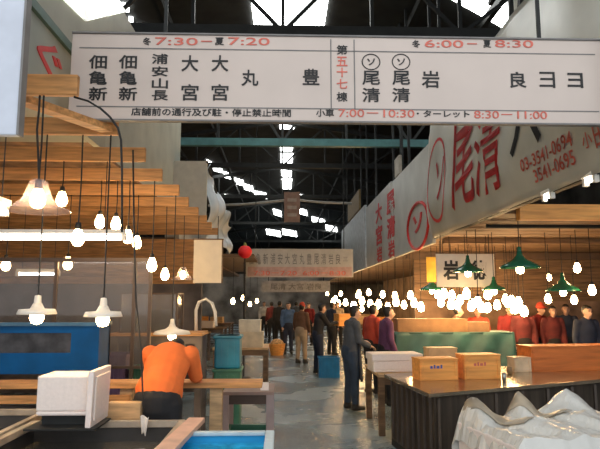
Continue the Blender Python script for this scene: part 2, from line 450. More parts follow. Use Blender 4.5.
# ---- lamps
def bulb_geo(root, r=.036, m=None):
    so = MB().lathe([(0, .09), (.018, .088), (.022, .07), (.024, .03), (.02, .028)], n=12).build('socket', CORD, root, smooth=True)
    MB().lathe([(0, -r * 2), (r * .6, -r * 1.83), (r * .95, -r * 1.25), (r, -r * .78), (r * .8, 0), (r * .45, .03 * r / .036), (r * .40, .05)], n=14).build('bulb', m or BULBM, so, smooth=True)
def bare(label, loc, top, group=None, m=None, s=1.0):
    t = thing('pendant_bulb', label, 'light bulb', loc, group=group)
    bulb_geo(t, .036 * s, m)
    MB().tube([(0, 0, .085), (.004, .003, (top - loc[2]) * .5), (0, 0, top - loc[2])], .006, 6).build('cord', CORD, t)
    return t
gl = 'bare bulbs over the left stall'
for (px, py, Y, lab) in (
    (78, 234, 4.37, 'large bright bare bulb in black socket before the fluorescent tube'),
    (152, 262, 6.11, 'round bright bare bulb on black cord above the orange shirted man'),
    (62, 196, 5.24, 'small bare bulb beside the clear glass shade'),
    (100, 219, 6.11, 'small bare bulb left in the row behind the tube end'),
    (116, 221, 6.11, 'small bare bulb second in the row behind the tube end'),
    (128, 234, 6.11, 'small glowing bulb third in the row behind the tube end'),
    (137, 240, 6.98, 'small glowing bulb rightmost in the row behind the tube end'),
    (6, 262, 6.98, 'small bare bulb under the tube at the left picture edge'),
    (68, 261, 6.98, 'small bare bulb just below the middle of the tube'),
    (165, 272, 7.85, 'small bulb hanging just left of the cream board')):
    p = at(px, py, Y); bare(lab, p, JB, gl, None, 1.0 + .07 * Y)
def flask(label, loc, top, s=1.0):
    t = thing('glass_pendant_lamp', label, 'pendant lamp', loc, group='glass shaded lamps over the left stall')
    bulb_geo(t, .045)
    MB().lathe([(.034, .085), (.05, .07), (.062, .03), (.085, -.03), (.13, -.075), (.18, -.10), (.195, -.105)], n=22).build('glass_shade', LAMPGLASS, t, smooth=True, solid=.004)
    MB().tube([(0, 0, .085), (.004, 0, (top - loc[2]) * .5), (0, 0, top - loc[2])], .006, 6).build('cord', CORD, t)
    return t
flask('clear glass shaded bulb hanging near the left end of the tube', at(38, 194, 3.5), JB)
flask('glass shaded bulb hanging in front of the cream board', at(183, 273, 8.72), JB)
def cone_lamp(name, label, cat, loc, top, r, h, m, inner, group, cordx=0):
    t = thing(name, label, cat, loc, group=group)
    sd = MB().lathe([(.03, h), (.04, h * .75), (r * .36, h * .5), (r * .9, .035), (r, 0)], n=28).build('lamp_shade', m, t, smooth=True, solid=.006)
    MB().lathe([(0, h + .06), (.022, h + .055), (.028, h), (.034, h - .03)], n=12).build('socket', m, t, smooth=True)
    MB().lathe([(0, -.075), (.034, -.066), (.05, -.03), (.042, .01), (.02, .05)], n=14).build('bulb', BULBM, sd, smooth=True)
    MB().tube([(0, 0, h + .05), (0, 0, top - loc[2])], .006, 6).build('cord', CORD, t)
    return t
gw = 'white conical shades over the left tanks'
cone_lamp('shaded_pendant_lamp', 'white conical lamp shade at left in front of the blue tank', 'pendant lamp', at(37, 314, 4.37), JB + .01, .14, .08, WHITEEN, 0, gw)
cone_lamp('shaded_pendant_lamp', 'white conical lamp shade at right end of the blue tank', 'pendant lamp', at(103, 316.5, 4.37), JB, .14, .08, WHITEEN, 0, gw)
cone_lamp('shaded_pendant_lamp', 'white conical lamp shade behind the orange shirted man', 'pendant lamp', at(172, 334, 6.98), JB, .22, .12, WHITEEN, 0, gw)
def tube_lamp(label, a, b, top, r=.022):
    a, b = Vector(a), Vector(b); t = thing('fluorescent_lamp', label, 'fluorescent lamp', (a + b) / 2, group='fluorescent tubes of the stalls')
    d = (b - a) / 2
    MB().tube([-d, d], r, 12).build('tube', TUBEM, t, smooth=True)
    u = Vector((0, 0, .05)); MB().bar(-d * 1.03 + u, d * 1.03 + u, .08, .035).build('housing', WHITEEN, t)
    for s in (-1, 1):
        MB().box(-.02, .02, -.02, .02, -.03, .04).build('end_cap', WHITEEN, t, loc=d * s * 1.02)
        MB().tube([d * s * .8 + u, d * s * .8 + Vector((0, 0, top - t.location.z))], .004, 6).build('hanging_wire', CORD, t)
    return t
tube_lamp('long fluorescent tube glowing across the left stall', at(-60, 237, 5.24), at(122, 237.5, 5.24), JB, .024)
p = at(-16, 205, 3.3); tube_lamp('short fluorescent tube running back at the left picture edge', (p.x, 3.15, p.z), (p.x + .0, 3.54, p.z + .0), JB)
tube_lamp('short distant fluorescent tube low in the left stall', at(18, 274, 7.85), at(58, 274, 7.85), JB, .014)
# loose cables
def cable(label, pts, r=.007):
    o = MB().tube(pts, r, 6).build('hanging_cable', CORD, smooth=True); return tag(o, label, 'cable', 'loose cables of the left stall')
def sag(pts, n=6):
    out = []
    for a, b_ in zip(pts, pts[1:]):
        for k in range(n): out.append(Vector(a).lerp(Vector(b_), k / n))
    out.append(Vector(pts[-1])); return out
Yc = 3.5
cable('black cable looping from the first joist end down past the beams', [at(x, y, Yc) for x, y in ((74, 97), (88, 101), (100, 108), (110, 117), (118, 128), (121, 140), (122, 170), (122, 200), (122, 232))])
cable('thin black cable dropping straight below the first joist', [at(x, y, 3.5) for x, y in ((40, 92), (39, 110), (37, 130), (38, 150), (39, 178))])
cable('thin black hose hanging beside the orange shirted man', [at(x, y, 4.45) for x, y in ((133, 150), (134, 230), (136, 300), (141, 350), (143, 400), (143.5, 425))])

# ---- glass partition
GY = 6.9
t = thing('glass_partition', 'dusty glass partition with dark posts behind the left shade lamps', 'partition', (0, GY, 0))
gx0, gx1 = -5.8, at(150, 300, GY).x
gz0, gz1 = .0, at(60, 262, GY).z
MB().box(gx0, gx1, -.006, .006, 1.02, gz1).build('pane', GLASS, t)
b = MB()
for px in (-40, 55, 134, 150): x = at(px, 300, GY).x; b.box(x - .018, x + .018, -.02, .02, 0, gz1)
b.box(gx0, gx1, -.022, .022, gz1, gz1 + .05); b.box(gx0, gx1, -.022, .022, 1.0, 1.03)
b.build('frame', mat('brown_frame', (.09, .055, .035), .5), t)

# ---- blue tank behind the counter
BT = 5.75
t = thing('fish_tank', 'wide blue fish tank with dark window behind the plank counter', 'tank', (0, BT, 0))
bx0, bx1 = -4.2, at(99, 340, BT).x; bz0, bz1 = at(60, 374, BT).z, at(60, 326, BT).z
wx0, wx1, wz0, wz1 = at(-30, 340, BT).x, at(71, 340, BT).x, at(60, 353, BT).z, at(60, 333, BT).z
b = MB(); b.box(bx0, wx0, 0, .04, bz0, bz1); b.box(wx1, bx1, 0, .04, bz0, bz1); b.box(wx0, wx1, 0, .04, bz0, wz0); b.box(wx0, wx1, 0, .04, wz1, bz1)
b.box(bx1 - .04, bx1, .04, .36, bz0, bz1); b.box(bx0, bx1, .32, .36, bz0, bz1); b.build('wall_panel', BLUEP, t)
MB().box(wx0, wx1, .022, .034, wz0, wz1).build('viewing_window', mat('dark_window', (.03, .03, .035), .4, var=.5, scale=8), t)
MB().box(bx0, bx1 + .015, -.02, .02, bz1, bz1 + .035).box(bx1 - .03, bx1 + .015, .02, .37, bz1, bz1 + .035).build('rim', mat('teal_rim', (.04, .12, .2), .4), t)
MB().box(bx0, bx1 - .045, .045, .315, bz1 - .10, bz1 - .09).build('water', WATER, t)
for x in (bx0 + .1, (bx0 + bx1) / 2, bx1 - .1): MB().box(x - .05, x + .05, .05, .30, 0, bz0).build('stand_leg', STEELD, t)

# ---- plank counter with posts
CY = 5.3
cz = at(240, 382.5, CY).z
t = thing('plank_counter', 'orange plank counter on timber posts in front of the man', 'counter', (0, CY, 0))
cx1 = at(262, 385, CY).x
MB().box(-4.4, cx1, 0, .26, cz - .05, cz).build('plank', WOOD, t, bevel=.006)
MB().box(-4.4, -1.35, .03, .06, cz - .18, cz - .11).build('rail', WOOD, t)
for px in (60, 124, 215): x = at(px, 400, CY).x; MB().box(x - .055, x + .055, .06, .16, 0, cz - .05).build('post', WOOD2, t, bevel=.004)
MB().box(-4.4, -1.2, .18, .2, .0, cz - .22).build('skirt_board', BACKW, t)

# ---- low steel table with crate below
TY = 5.75; tz = at(240, 392, TY).z
t = thing('work_table', 'low pale legged table beneath the plank end beside the aisle', 'table', (0, TY, 0))
tx0, tx1 = at(222, 400, TY).x, at(274, 400, TY).x
MB().box(tx0, tx1, 0, .6, tz - .03, tz).build('tabletop', mat('pinkish_board', (.30, .20, .16), .5), t)
MB().box(tx0 + .03, tx1 - .03, .02, .05, tz - .12, tz - .03).build('apron', mat('dark_wood', (.08, .05, .035), .6), t)
for x, y in ((tx0 + .03, .03), (tx1 - .04, .03), (tx0 + .03, .55), (tx1 - .04, .55)):
    MB().box(x - .035, x + .035, y - .03, y + .03, 0, tz - .03).build('leg', mat('pink_leg', (.36, .27, .25), .5), t)
MB().box(tx0 + .03, tx1 - .04, .05, .55, .22, .24).build('shelf', STEEL, t)
def crate(name, label, loc, w, d, h, m, group=None, cat='crate', ribs=True):
    t = thing(name, label, cat, loc, group=group); th = .015
    b = MB(); b.box(-w/2, w/2, -d/2, d/2, 0, th)
    for s in (-1, 1):
        b.box(s*w/2 - th/2, s*w/2 + th/2, -d/2, d/2, 0, h); b.box(-w/2, w/2, s*d/2 - th/2, s*d/2 + th/2, 0, h)
    if ribs:
        for k in range(5):
            x = -w/2 + w*(k + .5)/5
            b.box(x - .008, x + .008, -d/2 - .018, -d/2, .02, h - .04)
    body = b.build('crate_body', m, t)
    b = MB()
    for s in (-1, 1):
        b.box(s*w/2 - .02, s*w/2 + .02, -d/2 - .02, d/2 + .02, h - .03, h); b.box(-w/2 + .02, w/2 - .02, s*d/2 - .02, s*d/2 + .02, h - .03, h)
    b.build('rim', m, t)
    return t
crate('plastic_crate', 'green plastic crate on the shelf under the low table', ((tx0 + tx1) / 2 - .01, TY + .3, .24), .42, .4, .26, GREENP)
o = MB().box(-.035, .045, -.03, .03, 0, .07).build('white_carton', FOAM, loc=((tx1 - .1), TY + .12, tz)); tag(o, 'small white carton on the low table at the aisle corner', 'carton')

# ---- foreground tanks
def wet_tank(label, x0, x1, y0, y1, z, m, group, wcol=None):
    t = thing('live_fish_tank', label, 'tank', ((x0 + x1) / 2, (y0 + y1) / 2, 0), group=group)
    w, d = (x1 - x0) / 2, (y1 - y0) / 2; r = .045
    b = MB()
    b.box(-w, w, -d, -d + r, z - .05, z).box(-w, w, d - r, d, z - .05, z).box(-w, -w + r, -d + r, d - r, z - .05, z).box(w - r, w, -d + r, d - r, z - .05, z)
    b.build('rim', m, t, bevel=.006)
    b = MB()
    b.box(-w + .01, w - .01, -d + .01, -d + .03, .35, z - .05).box(-w + .01, w - .01, d - .03, d - .01, .35, z - .05).box(-w + .01, -w + .03, -d + .03, d - .03, .35, z - .05).box(w - .03, w - .01, -d + .03, d - .03, .35, z - .05)
    b.box(-w + .01, w - .01, -d + .01, d - .01, .33, .35)
    b.build('tank_body', mat('dark_tank', (.05, .045, .04), .4), t)
    MB().box(-w + .032, w - .032, -d + .032, d - .032, z - .16, z - .15).build('water', WATER, t)
    for sx in (-1, 1):
        for sy in (-1, 1): MB().box(sx * (w - .07) - .04, sx * (w - .07) + .04, sy * (d - .07) - .04, sy * (d - .07) + .04, 0, .33).build('leg', STEELD, t)
    return t
DARKRIM = mat('worn_rim', (.42, .35, .27), .4, var=.2, scale=5)
TZ = .9
wet_tank('dark water tank with worn rim at the left picture edge', -3.9, -1.9, 2.6, 5.0, TZ, DARKRIM, 'wet tanks in front of the plank counter')
wet_tank('fish tank with brown rim under the white foam box', -1.86, -.72, 2.9, 4.52, TZ, DARKRIM, 'wet tanks in front of the plank counter')
# things in the second tank
for k, (x, y, l, a, m_, lab) in enumerate((( -1.35, 3.95, .42, 8, PINKRED, 'pinkish red fish floating below the white foam box'), (-1.05, 3.75, .36, -20, mat('tan_fish', (.5, .3, .16), .3), 'tan fish floating near the man end of the tank'), (-1.55, 3.7, .34, 15, mat('brown_fish', (.3, .18, .1), .3), 'brown fish floating at the left rim of the tank'), (-.95, 4.1, .30, 5, mat('grey_fish', (.4, .4, .38), .3), 'grey fish floating near the rim corner by the hose'))):
    t = thing('fish', lab, 'fish', (x, y, TZ - .15), R(a), 'fish floating in the brown rimmed tank')
    b = MB(); b.tube([(-l*.5, 0, .012), (-l*.42, 0, .012), (-l*.2, 0, .014), (l*.05, 0, .014), (l*.25, 0, .013), (l*.38, 0, .012)], [.006, .025, .05, .055, .03, .012], 10)
    for v in b.bm.verts: v.co.z = .012 + (v.co.z - .012) * .5
    b.build('fish_body', m_, t, smooth=True)
    MB().prism([(l*.36, -.008), (l*.5, -.06), (l*.46, 0), (l*.5, .06), (l*.36, .008)], .008, .016).build('tail_fin', m_, t)
o = MB().sheet(lambda u, v: Vector(((u - .5) * .16, (v - .5) * .12 * math.sin(math.pi * (u * .9 + .05)), .03 * math.sin(u * 3) * (1 - (2*v-1)**2))), 8, 4).build('green_leaf', mat('leaf_green', (.08, .3, .05), .5), loc=(-1.28, 3.62, TZ - .145), solid=.004)
tag(o, 'green leaf floating in the brown rimmed tank', 'leaf')
# pink edged board along the tank
o = MB().bar((-.70, 3.2, TZ + .02), (-.62, 4.4, TZ + .02), .12, .035).build('side_board', mat('pink_board', (.66, .42, .33), .5), bevel=.004)
tag(o, 'pinkish board laid along the tank edge beside the blue tub', 'board')
# rag
o = MB().sheet(lambda u, v: Vector((-.03 + .065 * u * (1 - .5 * v) + .02 * v, -.04 - .01 * math.sin(u * 9) - .02 * v, .012 - .12 * v + .012 * math.sin(u * 6))), 10, 10).build('white_rag', mat('rag', (.75, .68, .6), .8), loc=(at(147, 408, 4.46).x - .01, 4.46, .93), smooth=True, solid=.008)
tag(o, 'small white rag hanging on the tank rim beside the hose', 'rag')
o = MB().box(-.13, .13, -.05, .05, -.12, .12).build('wooden_block', WOOD2, loc=(at(124, 418, 4.62).x, 4.64, .90), bevel=.005); 
b = MB(); b.bm.free()
tag(o, 'small upright wooden board beside the black trousered man', 'board')
o.location.z = .89
bb = MB().box(-.13, -.08, -.04, .04, 0, .78).box(.08, .13, -.04, .04, 0, .78).build('leg', WOOD2, o, loc=(0, 0, -.89))

# foam box with its lid leaning on it
p = at(71, 416, 4.45)
t = thing('foam_box', 'white polystyrene fish box with upright lid on the tank rim', 'box', (p.x, 4.40, TZ + .012), 0)
fw, fd, fh = .180, .15, .345
b = MB(); b.box(-fw, fw, -fd, fd, .07, .1); b.box(-fw, fw, -fd, -fd + .03, .1, fh); b.box(-fw, fw, fd - .03, fd, .1, fh); b.box(-fw, -fw + .03, -fd + .03, fd - .03, .1, fh); b.box(fw - .03, fw, -fd + .03, fd - .03, .1, fh)
b.box(-fw + .03, fw - .03, -fd + .03, fd - .03, fh - .03, fh)
b.build('box_body', FOAM, t, bevel=.012)
M = Matrix.Translation((fw + .03, -.02, 0.0)) @ Matrix.Rotation(R(1.5), 4, 'Y')
b = MB(); b.box(-.02, .02, -.20, .21, .0, .385, M); b.box(.02, .032, -.16, .17, .04, .345, M); b.build('lid', FOAM, t, bevel=.01)
MB().box(-.22, .27, -.24, .13, -.012, 0).box(-.16, .15, -.08, .08, 0, .07).build('support_board', STEELD, t)

# blue tub
tx0, tx1 = at(184, 431, 4.05).x, at(270, 431, 4.05).x
t = thing('blue_tub', 'bright blue square tub with pale rim near the aisle', 'tub', ((tx0 + tx1) / 2, 3.62, 0))
w, d, zt_ = (tx1 - tx0) / 2, .42, at(230, 431, 4.05).z
b = MB()
b.prism([(-w, -d), (w, -d), (w, d), (-w, d)], zt_ - .26, zt_ - .24)
for s in (-1, 1): b.box(s*w - .012, s*w + .012, -d, d, zt_ - .26, zt_ - .02); b.box(-w, w, s*d - .012, s*d + .012, zt_ - .26, zt_ - .02)
b.build('tub_body', BLUET, t)
b = MB()
for s in (-1, 1): b.box(s*w - .03, s*w + .03, -d - .03, d + .03, zt_ - .025, zt_); b.box(-w + .03, w - .03, s*d - .03, s*d + .03, zt_ - .025, zt_)
b.build('rim', mat('pale_blue_rim', (.55, .68, .74), .4), t, bevel=.006)
MB().box(-w + .014, w - .014, -d + .014, d - .014, zt_ - .075, zt_ - .07).build('water', mat('blue_water', (.02, .42, .75), .15, var=.25, scale=9), t)
MB().box(-w + .04, w - .04, -d + .04, d - .04, 0, zt_ - .26).build('stand', BACKW, t)

# ---- cream board, curtain, bins, tables further back on the left
Yb = 8.70
p0, p1 = at(193, 283, Yb), at(222, 240, Yb)
t = thing('cream_board', 'blank cream board hanging at the end of the joists', 'board', ((p0.x + p1.x) / 2, Yb, 0))
w = (p1.x - p0.x) / 2
MB().box(-w, w, 0, .04, p0.z, p1.z).build('board', mat('cream_card', (.82, .70, .52), .6, var=.04), t)
MB().box(-w - .02, w + .02, -.006, .05, p1.z, p1.z + .02).box(w, w + .015, -.006, .05, p0.z, p1.z).build('edge_strip', WOODB, t)
for s in (-.7, .7): MB().bar((w * s, .02, p1.z), (w * s, .02, JB), .012).build('hanging_wire', CORD, t)
# crumpled vinyl sheet
def vin(u, v):
    Y = 11.6 + 4.2 * u
    top = 4.55 - .80 * u; z = top - (top - 3.15 + .1 * u) * v
    return Vector((-1.47 - .05 * math.sin(u * 23 + v * 3) - .09 * math.sin(v * 7 + u * 6) - .05 * v * (1 - u), Y, z + .06 * math.sin(u * 19)))
o = MB().sheet(vin, 46, 22).build('vinyl_curtain', mat('blue_white_vinyl', (.72, .76, .78), .25, var=.35, scale=1.6, col2=(.38, .48, .58)), smooth=True, solid=.01)
tag(o, 'crumpled blue white vinyl curtain beyond the left joists', 'curtain')
o = MB().tube([(-1.53, 11.5, 4.57), (-1.53, 15.9, 3.73)], .03, 8).build('curtain_rail', STEELD); tag(o, 'dark rail carrying the crumpled vinyl curtain', 'rail')
struct(MB().box(-2.6, at(207, 170, 11.5).x, 11.5, 11.56, 3.2, at(195, 161, 11.5).z).build('wall_left_end', mat('pale_end', (.60, .57, .49), .5, var=.06)))
struct(MB().box(-2.5, -2.2, 12.3, 19.9, 3.06, 4.1).build('wall_left_far', mat('far_panel', (.40, .38, .33), .6)))
struct(MB().box(-9, -2.2, 11.8, 30, 2.95, 3.05).build('trim_4', WOODB))
# bins
Yt = 8.2
pb = at(228, 378, Yt)
def bin_(label, loc, w, d, h, m, group):
    t = thing('plastic_bin', label, 'bin', loc, group=group)
    b = MB(); b.prism([(-w, -d), (w, -d), (w, d), (-w, d)], 0, h)
    b.build('bin_body', m, t, bevel=.03)
    MB().box(-w - .02, w + .02, -d - .02, d + .02, h - .04, h).build('lid', m, t, bevel=.012)
    b = MB()
    for k in (-.5, 0, .5): b.box(w * k - .012, w * k + .012, -d - .012, -d, .05, h - .08)
    b.build('ribs', m, t)
    return t
bin_('dark green plastic bin under the teal bin by the aisle', (pb.x, Yt, 0), .18, .2, .86, GREENP, 'stacked bins by the left aisle')
bin_('teal plastic bin stacked on the dark green bin by the aisle', (pb.x, Yt, .86), .175, .19, at(228, 335, Yt).z - .86, TEALP, 'stacked bins by the left aisle')
# wooden table with boxes at left of aisle
def trestle(name, label, x0, x1, y0, y1, z, m, legm=None, cat='table', group=None):
    t = thing(name, label, cat, ((x0 + x1) / 2, (y0 + y1) / 2, 0), group=group); w, d = (x1 - x0) / 2, (y1 - y0) / 2
    MB().box(-w, w, -d, d, z - .04, z).build('tabletop', m, t, bevel=.005)
    MB().box(-w + .04, w - .04, -d + .04, -d + .07, z - .14, z - .04).build('apron', legm or m, t)
    for sx in (-1, 1):
        for sy in (-1, 1): MB().box(sx*(w-.05)-.04, sx*(w-.05)+.04, sy*(d-.06)-.04, sy*(d-.06)+.04, 0, z - .04).build('leg', legm or m, t)
    return t
Yw = 10.6; pw0, pw1 = at(232, 348, Yw), at(268, 348, Yw)
trestle('wooden_table', 'wooden table holding pale crates beyond the teal bin', pw0.x - .35, pw1.x, Yw, Yw + 1.0, pw0.z, WOOD2, WOODB)
def wood_box(label, loc, w, d, h, m=ORANGEBOX, rz=0, group=None, mark=None, lidm=None, name='wooden_box'):
    t = thing(name, label, 'box', loc, rz, group); th = .014
    b = MB(); b.box(-w/2, w/2, -d/2, d/2, 0, th)
    for s in (-1, 1):
        b.box(s*(w/2 - th/2) - th/2, s*(w/2 - th/2) + th/2, -d/2 + th, d/2 - th, th, h); b.box(-w/2, w/2, s*(d/2 - th/2) - th/2, s*(d/2 - th/2) + th/2, th, h)
    body = b.build('box_body', m, t, bevel=.003)
    b = MB(); b.box(-w/2 - .006, w/2 + .006, -d/2 - .006, d/2 + .006, h, h + .016); b.build('lid', lidm or m, t, bevel=.003)
    b = MB()
    for s in (-1, 1): b.box(s*(w/2-.03)-.014, s*(w/2-.03)+.014, -d/2-.01, -d/2, .01, h-.01)
    b.box(-w/2+.05, w/2-.05, -d/2-.004, -d/2, h*.5-.003, h*.5+.003)
    b.build('batten', m, body)
    if mark:
        b = MB(); x = -.11
        for k, ww in enumerate((.03, .02, .035, .022)):
            b.box(x, x + ww, -d/2 - .003, -d/2, h*.58, h*.58 + .03 + .012*(k % 2)); x += ww + .014
        b.build('printed_mark', mark, body)['label'] = 'small printed mark on the box front'
    return t
wood_box('cream crate on the wooden table beyond the teal bin', (at(252, 340, Yw + .3).x, Yw + .3, pw0.z), .42, .4, .26, mat('cream_wood', (.62, .52, .36), .6))
wood_box('pale crate stacked on the cream crate beyond the teal bin', (at(250, 340, Yw + .3).x, Yw + .34, pw0.z + .276), .40, .36, .2, mat('pale_crate', (.66, .60, .48), .6))
wood_box('orange box at the left of the crates beyond the teal bin', (pw0.x - .1, Yw + .3, pw0.z), .3, .36, .2, ORANGEBOX)
# fishmonger's rear counter with orange timber, behind the man
p0, p1 = at(112, 339, 7.6), at(222, 339, 7.6)
trestle('wooden_counter', 'orange timber counter behind the man in the orange shirt', p0.x, p1.x - .24, 7.5, 8.1, p0.z + .08, WOOD, BACKW, 'counter')
for k, (px, w, m_, lab) in enumerate(((117, .26, mat('purple_crate', (.16, .10, .2), .5), 'dusky purple crate'), (142, .22, GREENP, 'dark green crate'))):
    p = at(px, 372, 7.2); crate('plastic_crate', lab + ' on the floor behind the plank counter', (p.x, 7.2, 0), w, .3, 1.15 - .15 * k, m_)
p0 = at(122, 333, 7.6); zc = at(112, 339, 7.6).z + .08
t = thing('glass_tank', 'clear glass tank on the orange timber counter behind the man', 'tank', (at(150, 333, 7.7).x, 7.8, zc))
MB().box(-.36, .36, -.22, -.212, .01, .5).box(-.36, .36, .212, .22, .01, .5).box(-.36, -.352, -.212, .212, .01, .5).box(.352, .36, -.212, .212, .01, .5).build('pane', GLASS, t)
b = MB()
for s in (-1, 1):
    for q_ in (-1, 1): b.box(s*.36 - .012, s*.36 + .012, q_*.22 - .012, q_*.22 + .012, 0, .5)
    b.box(-.36, .36, s*.22 - .012, s*.22 + .012, .49, .51); b.box(s*.36 - .012, s*.36 + .012, -.22, .22, .49, .51); b.box(-.36, .36, s*.22 - .012, s*.22 + .012, 0, .02)
b.build('frame', MATS['brown_frame'], t)
MB().box(-.345, .345, -.2, .2, .02, .30).build('water', glassy('clear_water', (.25, .27, .25), .35), t)
p = at(213, 325, 8.0)
o = MB().tube([at(x, y, 7.9) for x, y in ((196, 331), (196, 310), (199, 302), (206, 299), (212, 303), (215, 312), (216, 326))], .022, 8).build('white_hose', WHITEEN, smooth=True); tag(o, 'white arched hose standing at the end of the orange timber counter', 'hose')
# red lantern on pole
Yr = 13.5; p = at(245, 252, Yr)
t = thing('red_lantern', 'round red lantern on a thin dark pole by the left aisle', 'lantern', (p.x, Yr, 0))
MB().lathe([(.03, .15), (.10, .13), (.155, .06), (.165, 0), (.15, -.07), (.09, -.13), (.03, -.15)], (0, 0, p.z), 18).build('paper_globe', mat('lantern_red', (.80, .015, .02), .5, var=.05), t, smooth=True)
MB().lathe([(0, .23), (.03, .21), (.045, .15), (.03, .14)], (0, 0, p.z), 10).build('cap', mat('leafy_cap', (.2, .22, .05), .6), t)
MB().tube([(0, .03, 0), (0, .03, p.z - .13)], .022, 8).build('pole', STEELD, t)
MB().lathe([(0, .05), (.16, .04), (.18, 0), (0, 0)], n=14).build('base', STEELD, t)

# far aisle sign
FY = 19.0
p0, p1 = at(246, 277, FY), at(353, 249, FY)
t = thing('far_aisle_sign', 'second long aisle sign far down the hall below the banner', 'sign', (0, FY, 0))
MB().box(p0.x, p1.x, 0, .06, p0.z, p1.z).build('board', mat('far_sign_grey', (.50, .47, .42), .6, var=.05), t)
zm = (p0.z + p1.z) / 2
its = []
for k, ch in enumerate('佃亀新浦安大宮丸豊尾清岩良三'):
    its.append((ch, Vector((p0.x + .16 + k * (p1.x - p0.x - .3) / 13.5, -.004, zm + .13)), .16, .36))
glyphs(its, 'front', .01).build('lettering', GREYINK, t)
b = MB(); b.box(p0.x + .05, p1.x - .05, -.004, 0, p0.z + .02, zm - .13); b.build('pink_strip', mat('pink_strip', (.52, .34, .30), .6), t)
glyphs([('7:30－7:20  6:00－8:30', Vector(((p0.x + p1.x) / 2, -.008, p0.z + .13)), p1.x - p0.x - .5, .15)], 'front').build('red_lettering', PINKRED, t)
for x in (p0.x + .3, p1.x - .3): MB().bar((x, .03, p1.z), (x, .03, roofz(x)), .03).build('hanger_rod', STEELD, t)
FY2 = 27.0
p0, p1 = at(262, 292, FY2), at(330, 281, FY2)
t = thing('distant_sign', 'pale third aisle sign just under the second sign', 'sign', (0, FY2, 0))
MB().box(p0.x, p1.x, 0, .06, p0.z, p1.z).build('board', mat('distant_sign', (.45, .43, .42), .6), t)
glyphs([('尾清 大宮 岩良', Vector(((p0.x + p1.x) / 2, -.004, (p0.z + p1.z) / 2)), 2.4, .3)], 'front').build('lettering', GREYINK, t)
for x in (p0.x + .3, p1.x - .3): MB().bar((x, .03, p1.z), (x, .03, roofz(x)), .03).build('hanger_rod', STEELD, t)
# banner on cross pole
BY = 20.43
p0, p1 = at(284, 222, BY), at(300, 192, BY); pl, pr = at(208, 202, BY), at(352, 203, BY)
t = thing('hanging_banner', 'small brown red banner hanging from a pale cross pole', 'banner', (0, BY, 0))
MB().box(p0.x, p1.x, 0, .05, p0.z, p1.z).build('banner_panel', mat('brown_red_panel', (.30, .18, .13), .6), t)
b = MB()
for k in range(3): b.box(p0.x + .12, p1.x - .12, -.006, 0, p0.z + .2 + k * .27, p0.z + .32 + k * .27)
b.build('printed_bands', mat('band_pale', (.42, .34, .27), .6), t)
MB().tube([(pl.x, .08, pl.z - .12), ((pl.x + p0.x) / 2, .08, pl.z - .05), ((p0.x + p1.x) / 2, .08, pl.z + .12), (pr.x - 1, .08, pr.z + .03), (pr.x, .08, pr.z)], .045, 8).build('cross_pole', mat('pole_grey', (.42, .42, .40), .5), t)
for x in (p0.x + .15, p1.x - .15): MB().bar((x, .03, p1.z), (x, .03, 6.55), .03).build('hanger_rod', STEELD, t)

# ================================================================== RIGHT STALLS
RX = 2.6
fz0 = atx(600, 172, RX).z
ye = atx(431, 180, RX).y
YS = 4.05
# main fascia, bulged vinyl with rounded far top corner
def fas(u, v):
    Y = YS + (ye - YS) * u; z = fz0 + (5.0 - fz0) * v
    if u > .95: z = min(z, 5.0 - .35 * ((u - .95) / .05) ** 2)
    bul = .16 * math.sin(math.pi * min(1, v * 1.9)) if v < .30 else .16 * math.sin(math.pi * .57) * max(0, 1 - (v - .30) * 1.6)
    return Vector((-bul * .55 + .03 * math.sin(u * 31) * .3, Y, z))
t = thing('stall_fascia', 'tall pale vinyl fascia with huge red characters over the right stall', 'fascia', (RX, 0, 0))
MB().sheet(fas, 60, 24).build('vinyl_front', VINYL, t, smooth=True, solid=.02)
MB().box(.03, .10, YS, ye, fz0, 4.95).build('back_frame', STEELD, t)
def fp(px, py, out=.15): q = atx(px, py, RX); return Vector((-out, q.y, q.z))
def fchar(ch, px, y0, y1, wpx, L, out=.06):
    a, b_ = atx(px - wpx / 2, (y0 + y1) / 2, RX - out), atx(px + wpx / 2, (y0 + y1) / 2, RX - out)
    z1, z0 = atx(px, y0, RX - out).z, atx(px, y1, RX - out).z
    L.append((ch, Vector((-out, (a.y + b_.y) / 2, (z0 + z1) / 2)), abs(a.y - b_.y), abs(z1 - z0)))
rl = []; kl = []; pl_ = []
fchar('尾', 464, 106, 207, 24, rl, .06); fchar('清', 489, 104, 194, 26, rl, .06)
fchar('ソ', 440.5, 158, 200, 8, rl, .06)
fchar('八', 528, 92, 151, 31, kl, .06)
def conform(mb, off=.012):
    for v in mb.bm.verts: v.co.x = fas((v.co.y - YS) / (ye - YS), (v.co.z - fz0) / (5.0 - fz0)).x - off - (.004 if v.co.x < -.135 else 0)
    return mb
conform(glyphs(rl, 'right', .008)).build('red_lettering', RED, t)
c = fp(440.5, 180, .06)
conform(MB().tube([c + Vector((0, .52 * math.cos(a * math.pi / 14), .68 * math.sin(a * math.pi / 14))) for a in range(29)], .03, 6, cap=False), .006).build('ring_mark', RED, t)
conform(glyphs(kl, 'right', .03)).build('black_lettering', BLACK, t)
def ftext(s, px0, py0, px1, py1, h, L, out=.06):
    a, b_ = atx(px0, py0, RX - out), atx(px1, py1, RX - out)
    L.append((s, Vector((-out, (a.y + b_.y) / 2, (a.z + b_.z) / 2)), abs(a.y - b_.y), h))
ftext('03-3541-0694', 523, 167, 575, 137, .135, pl_); ftext('3541-0695', 533, 178, 575, 155, .135, pl_)
fchar('小', 588, 132, 148, 9, pl_); fchar('田', 600, 122, 146, 12, pl_)
conform(glyphs(pl_, 'right', .012)).build('phone_lettering', PINKRED, t)
for y in (4.3, 6.5, ye - .25): MB().bar((.16, y, fz0 + .2), (.16, y, roofz(RX + .16)), .05).build('hanger_rod', STEELD, t)
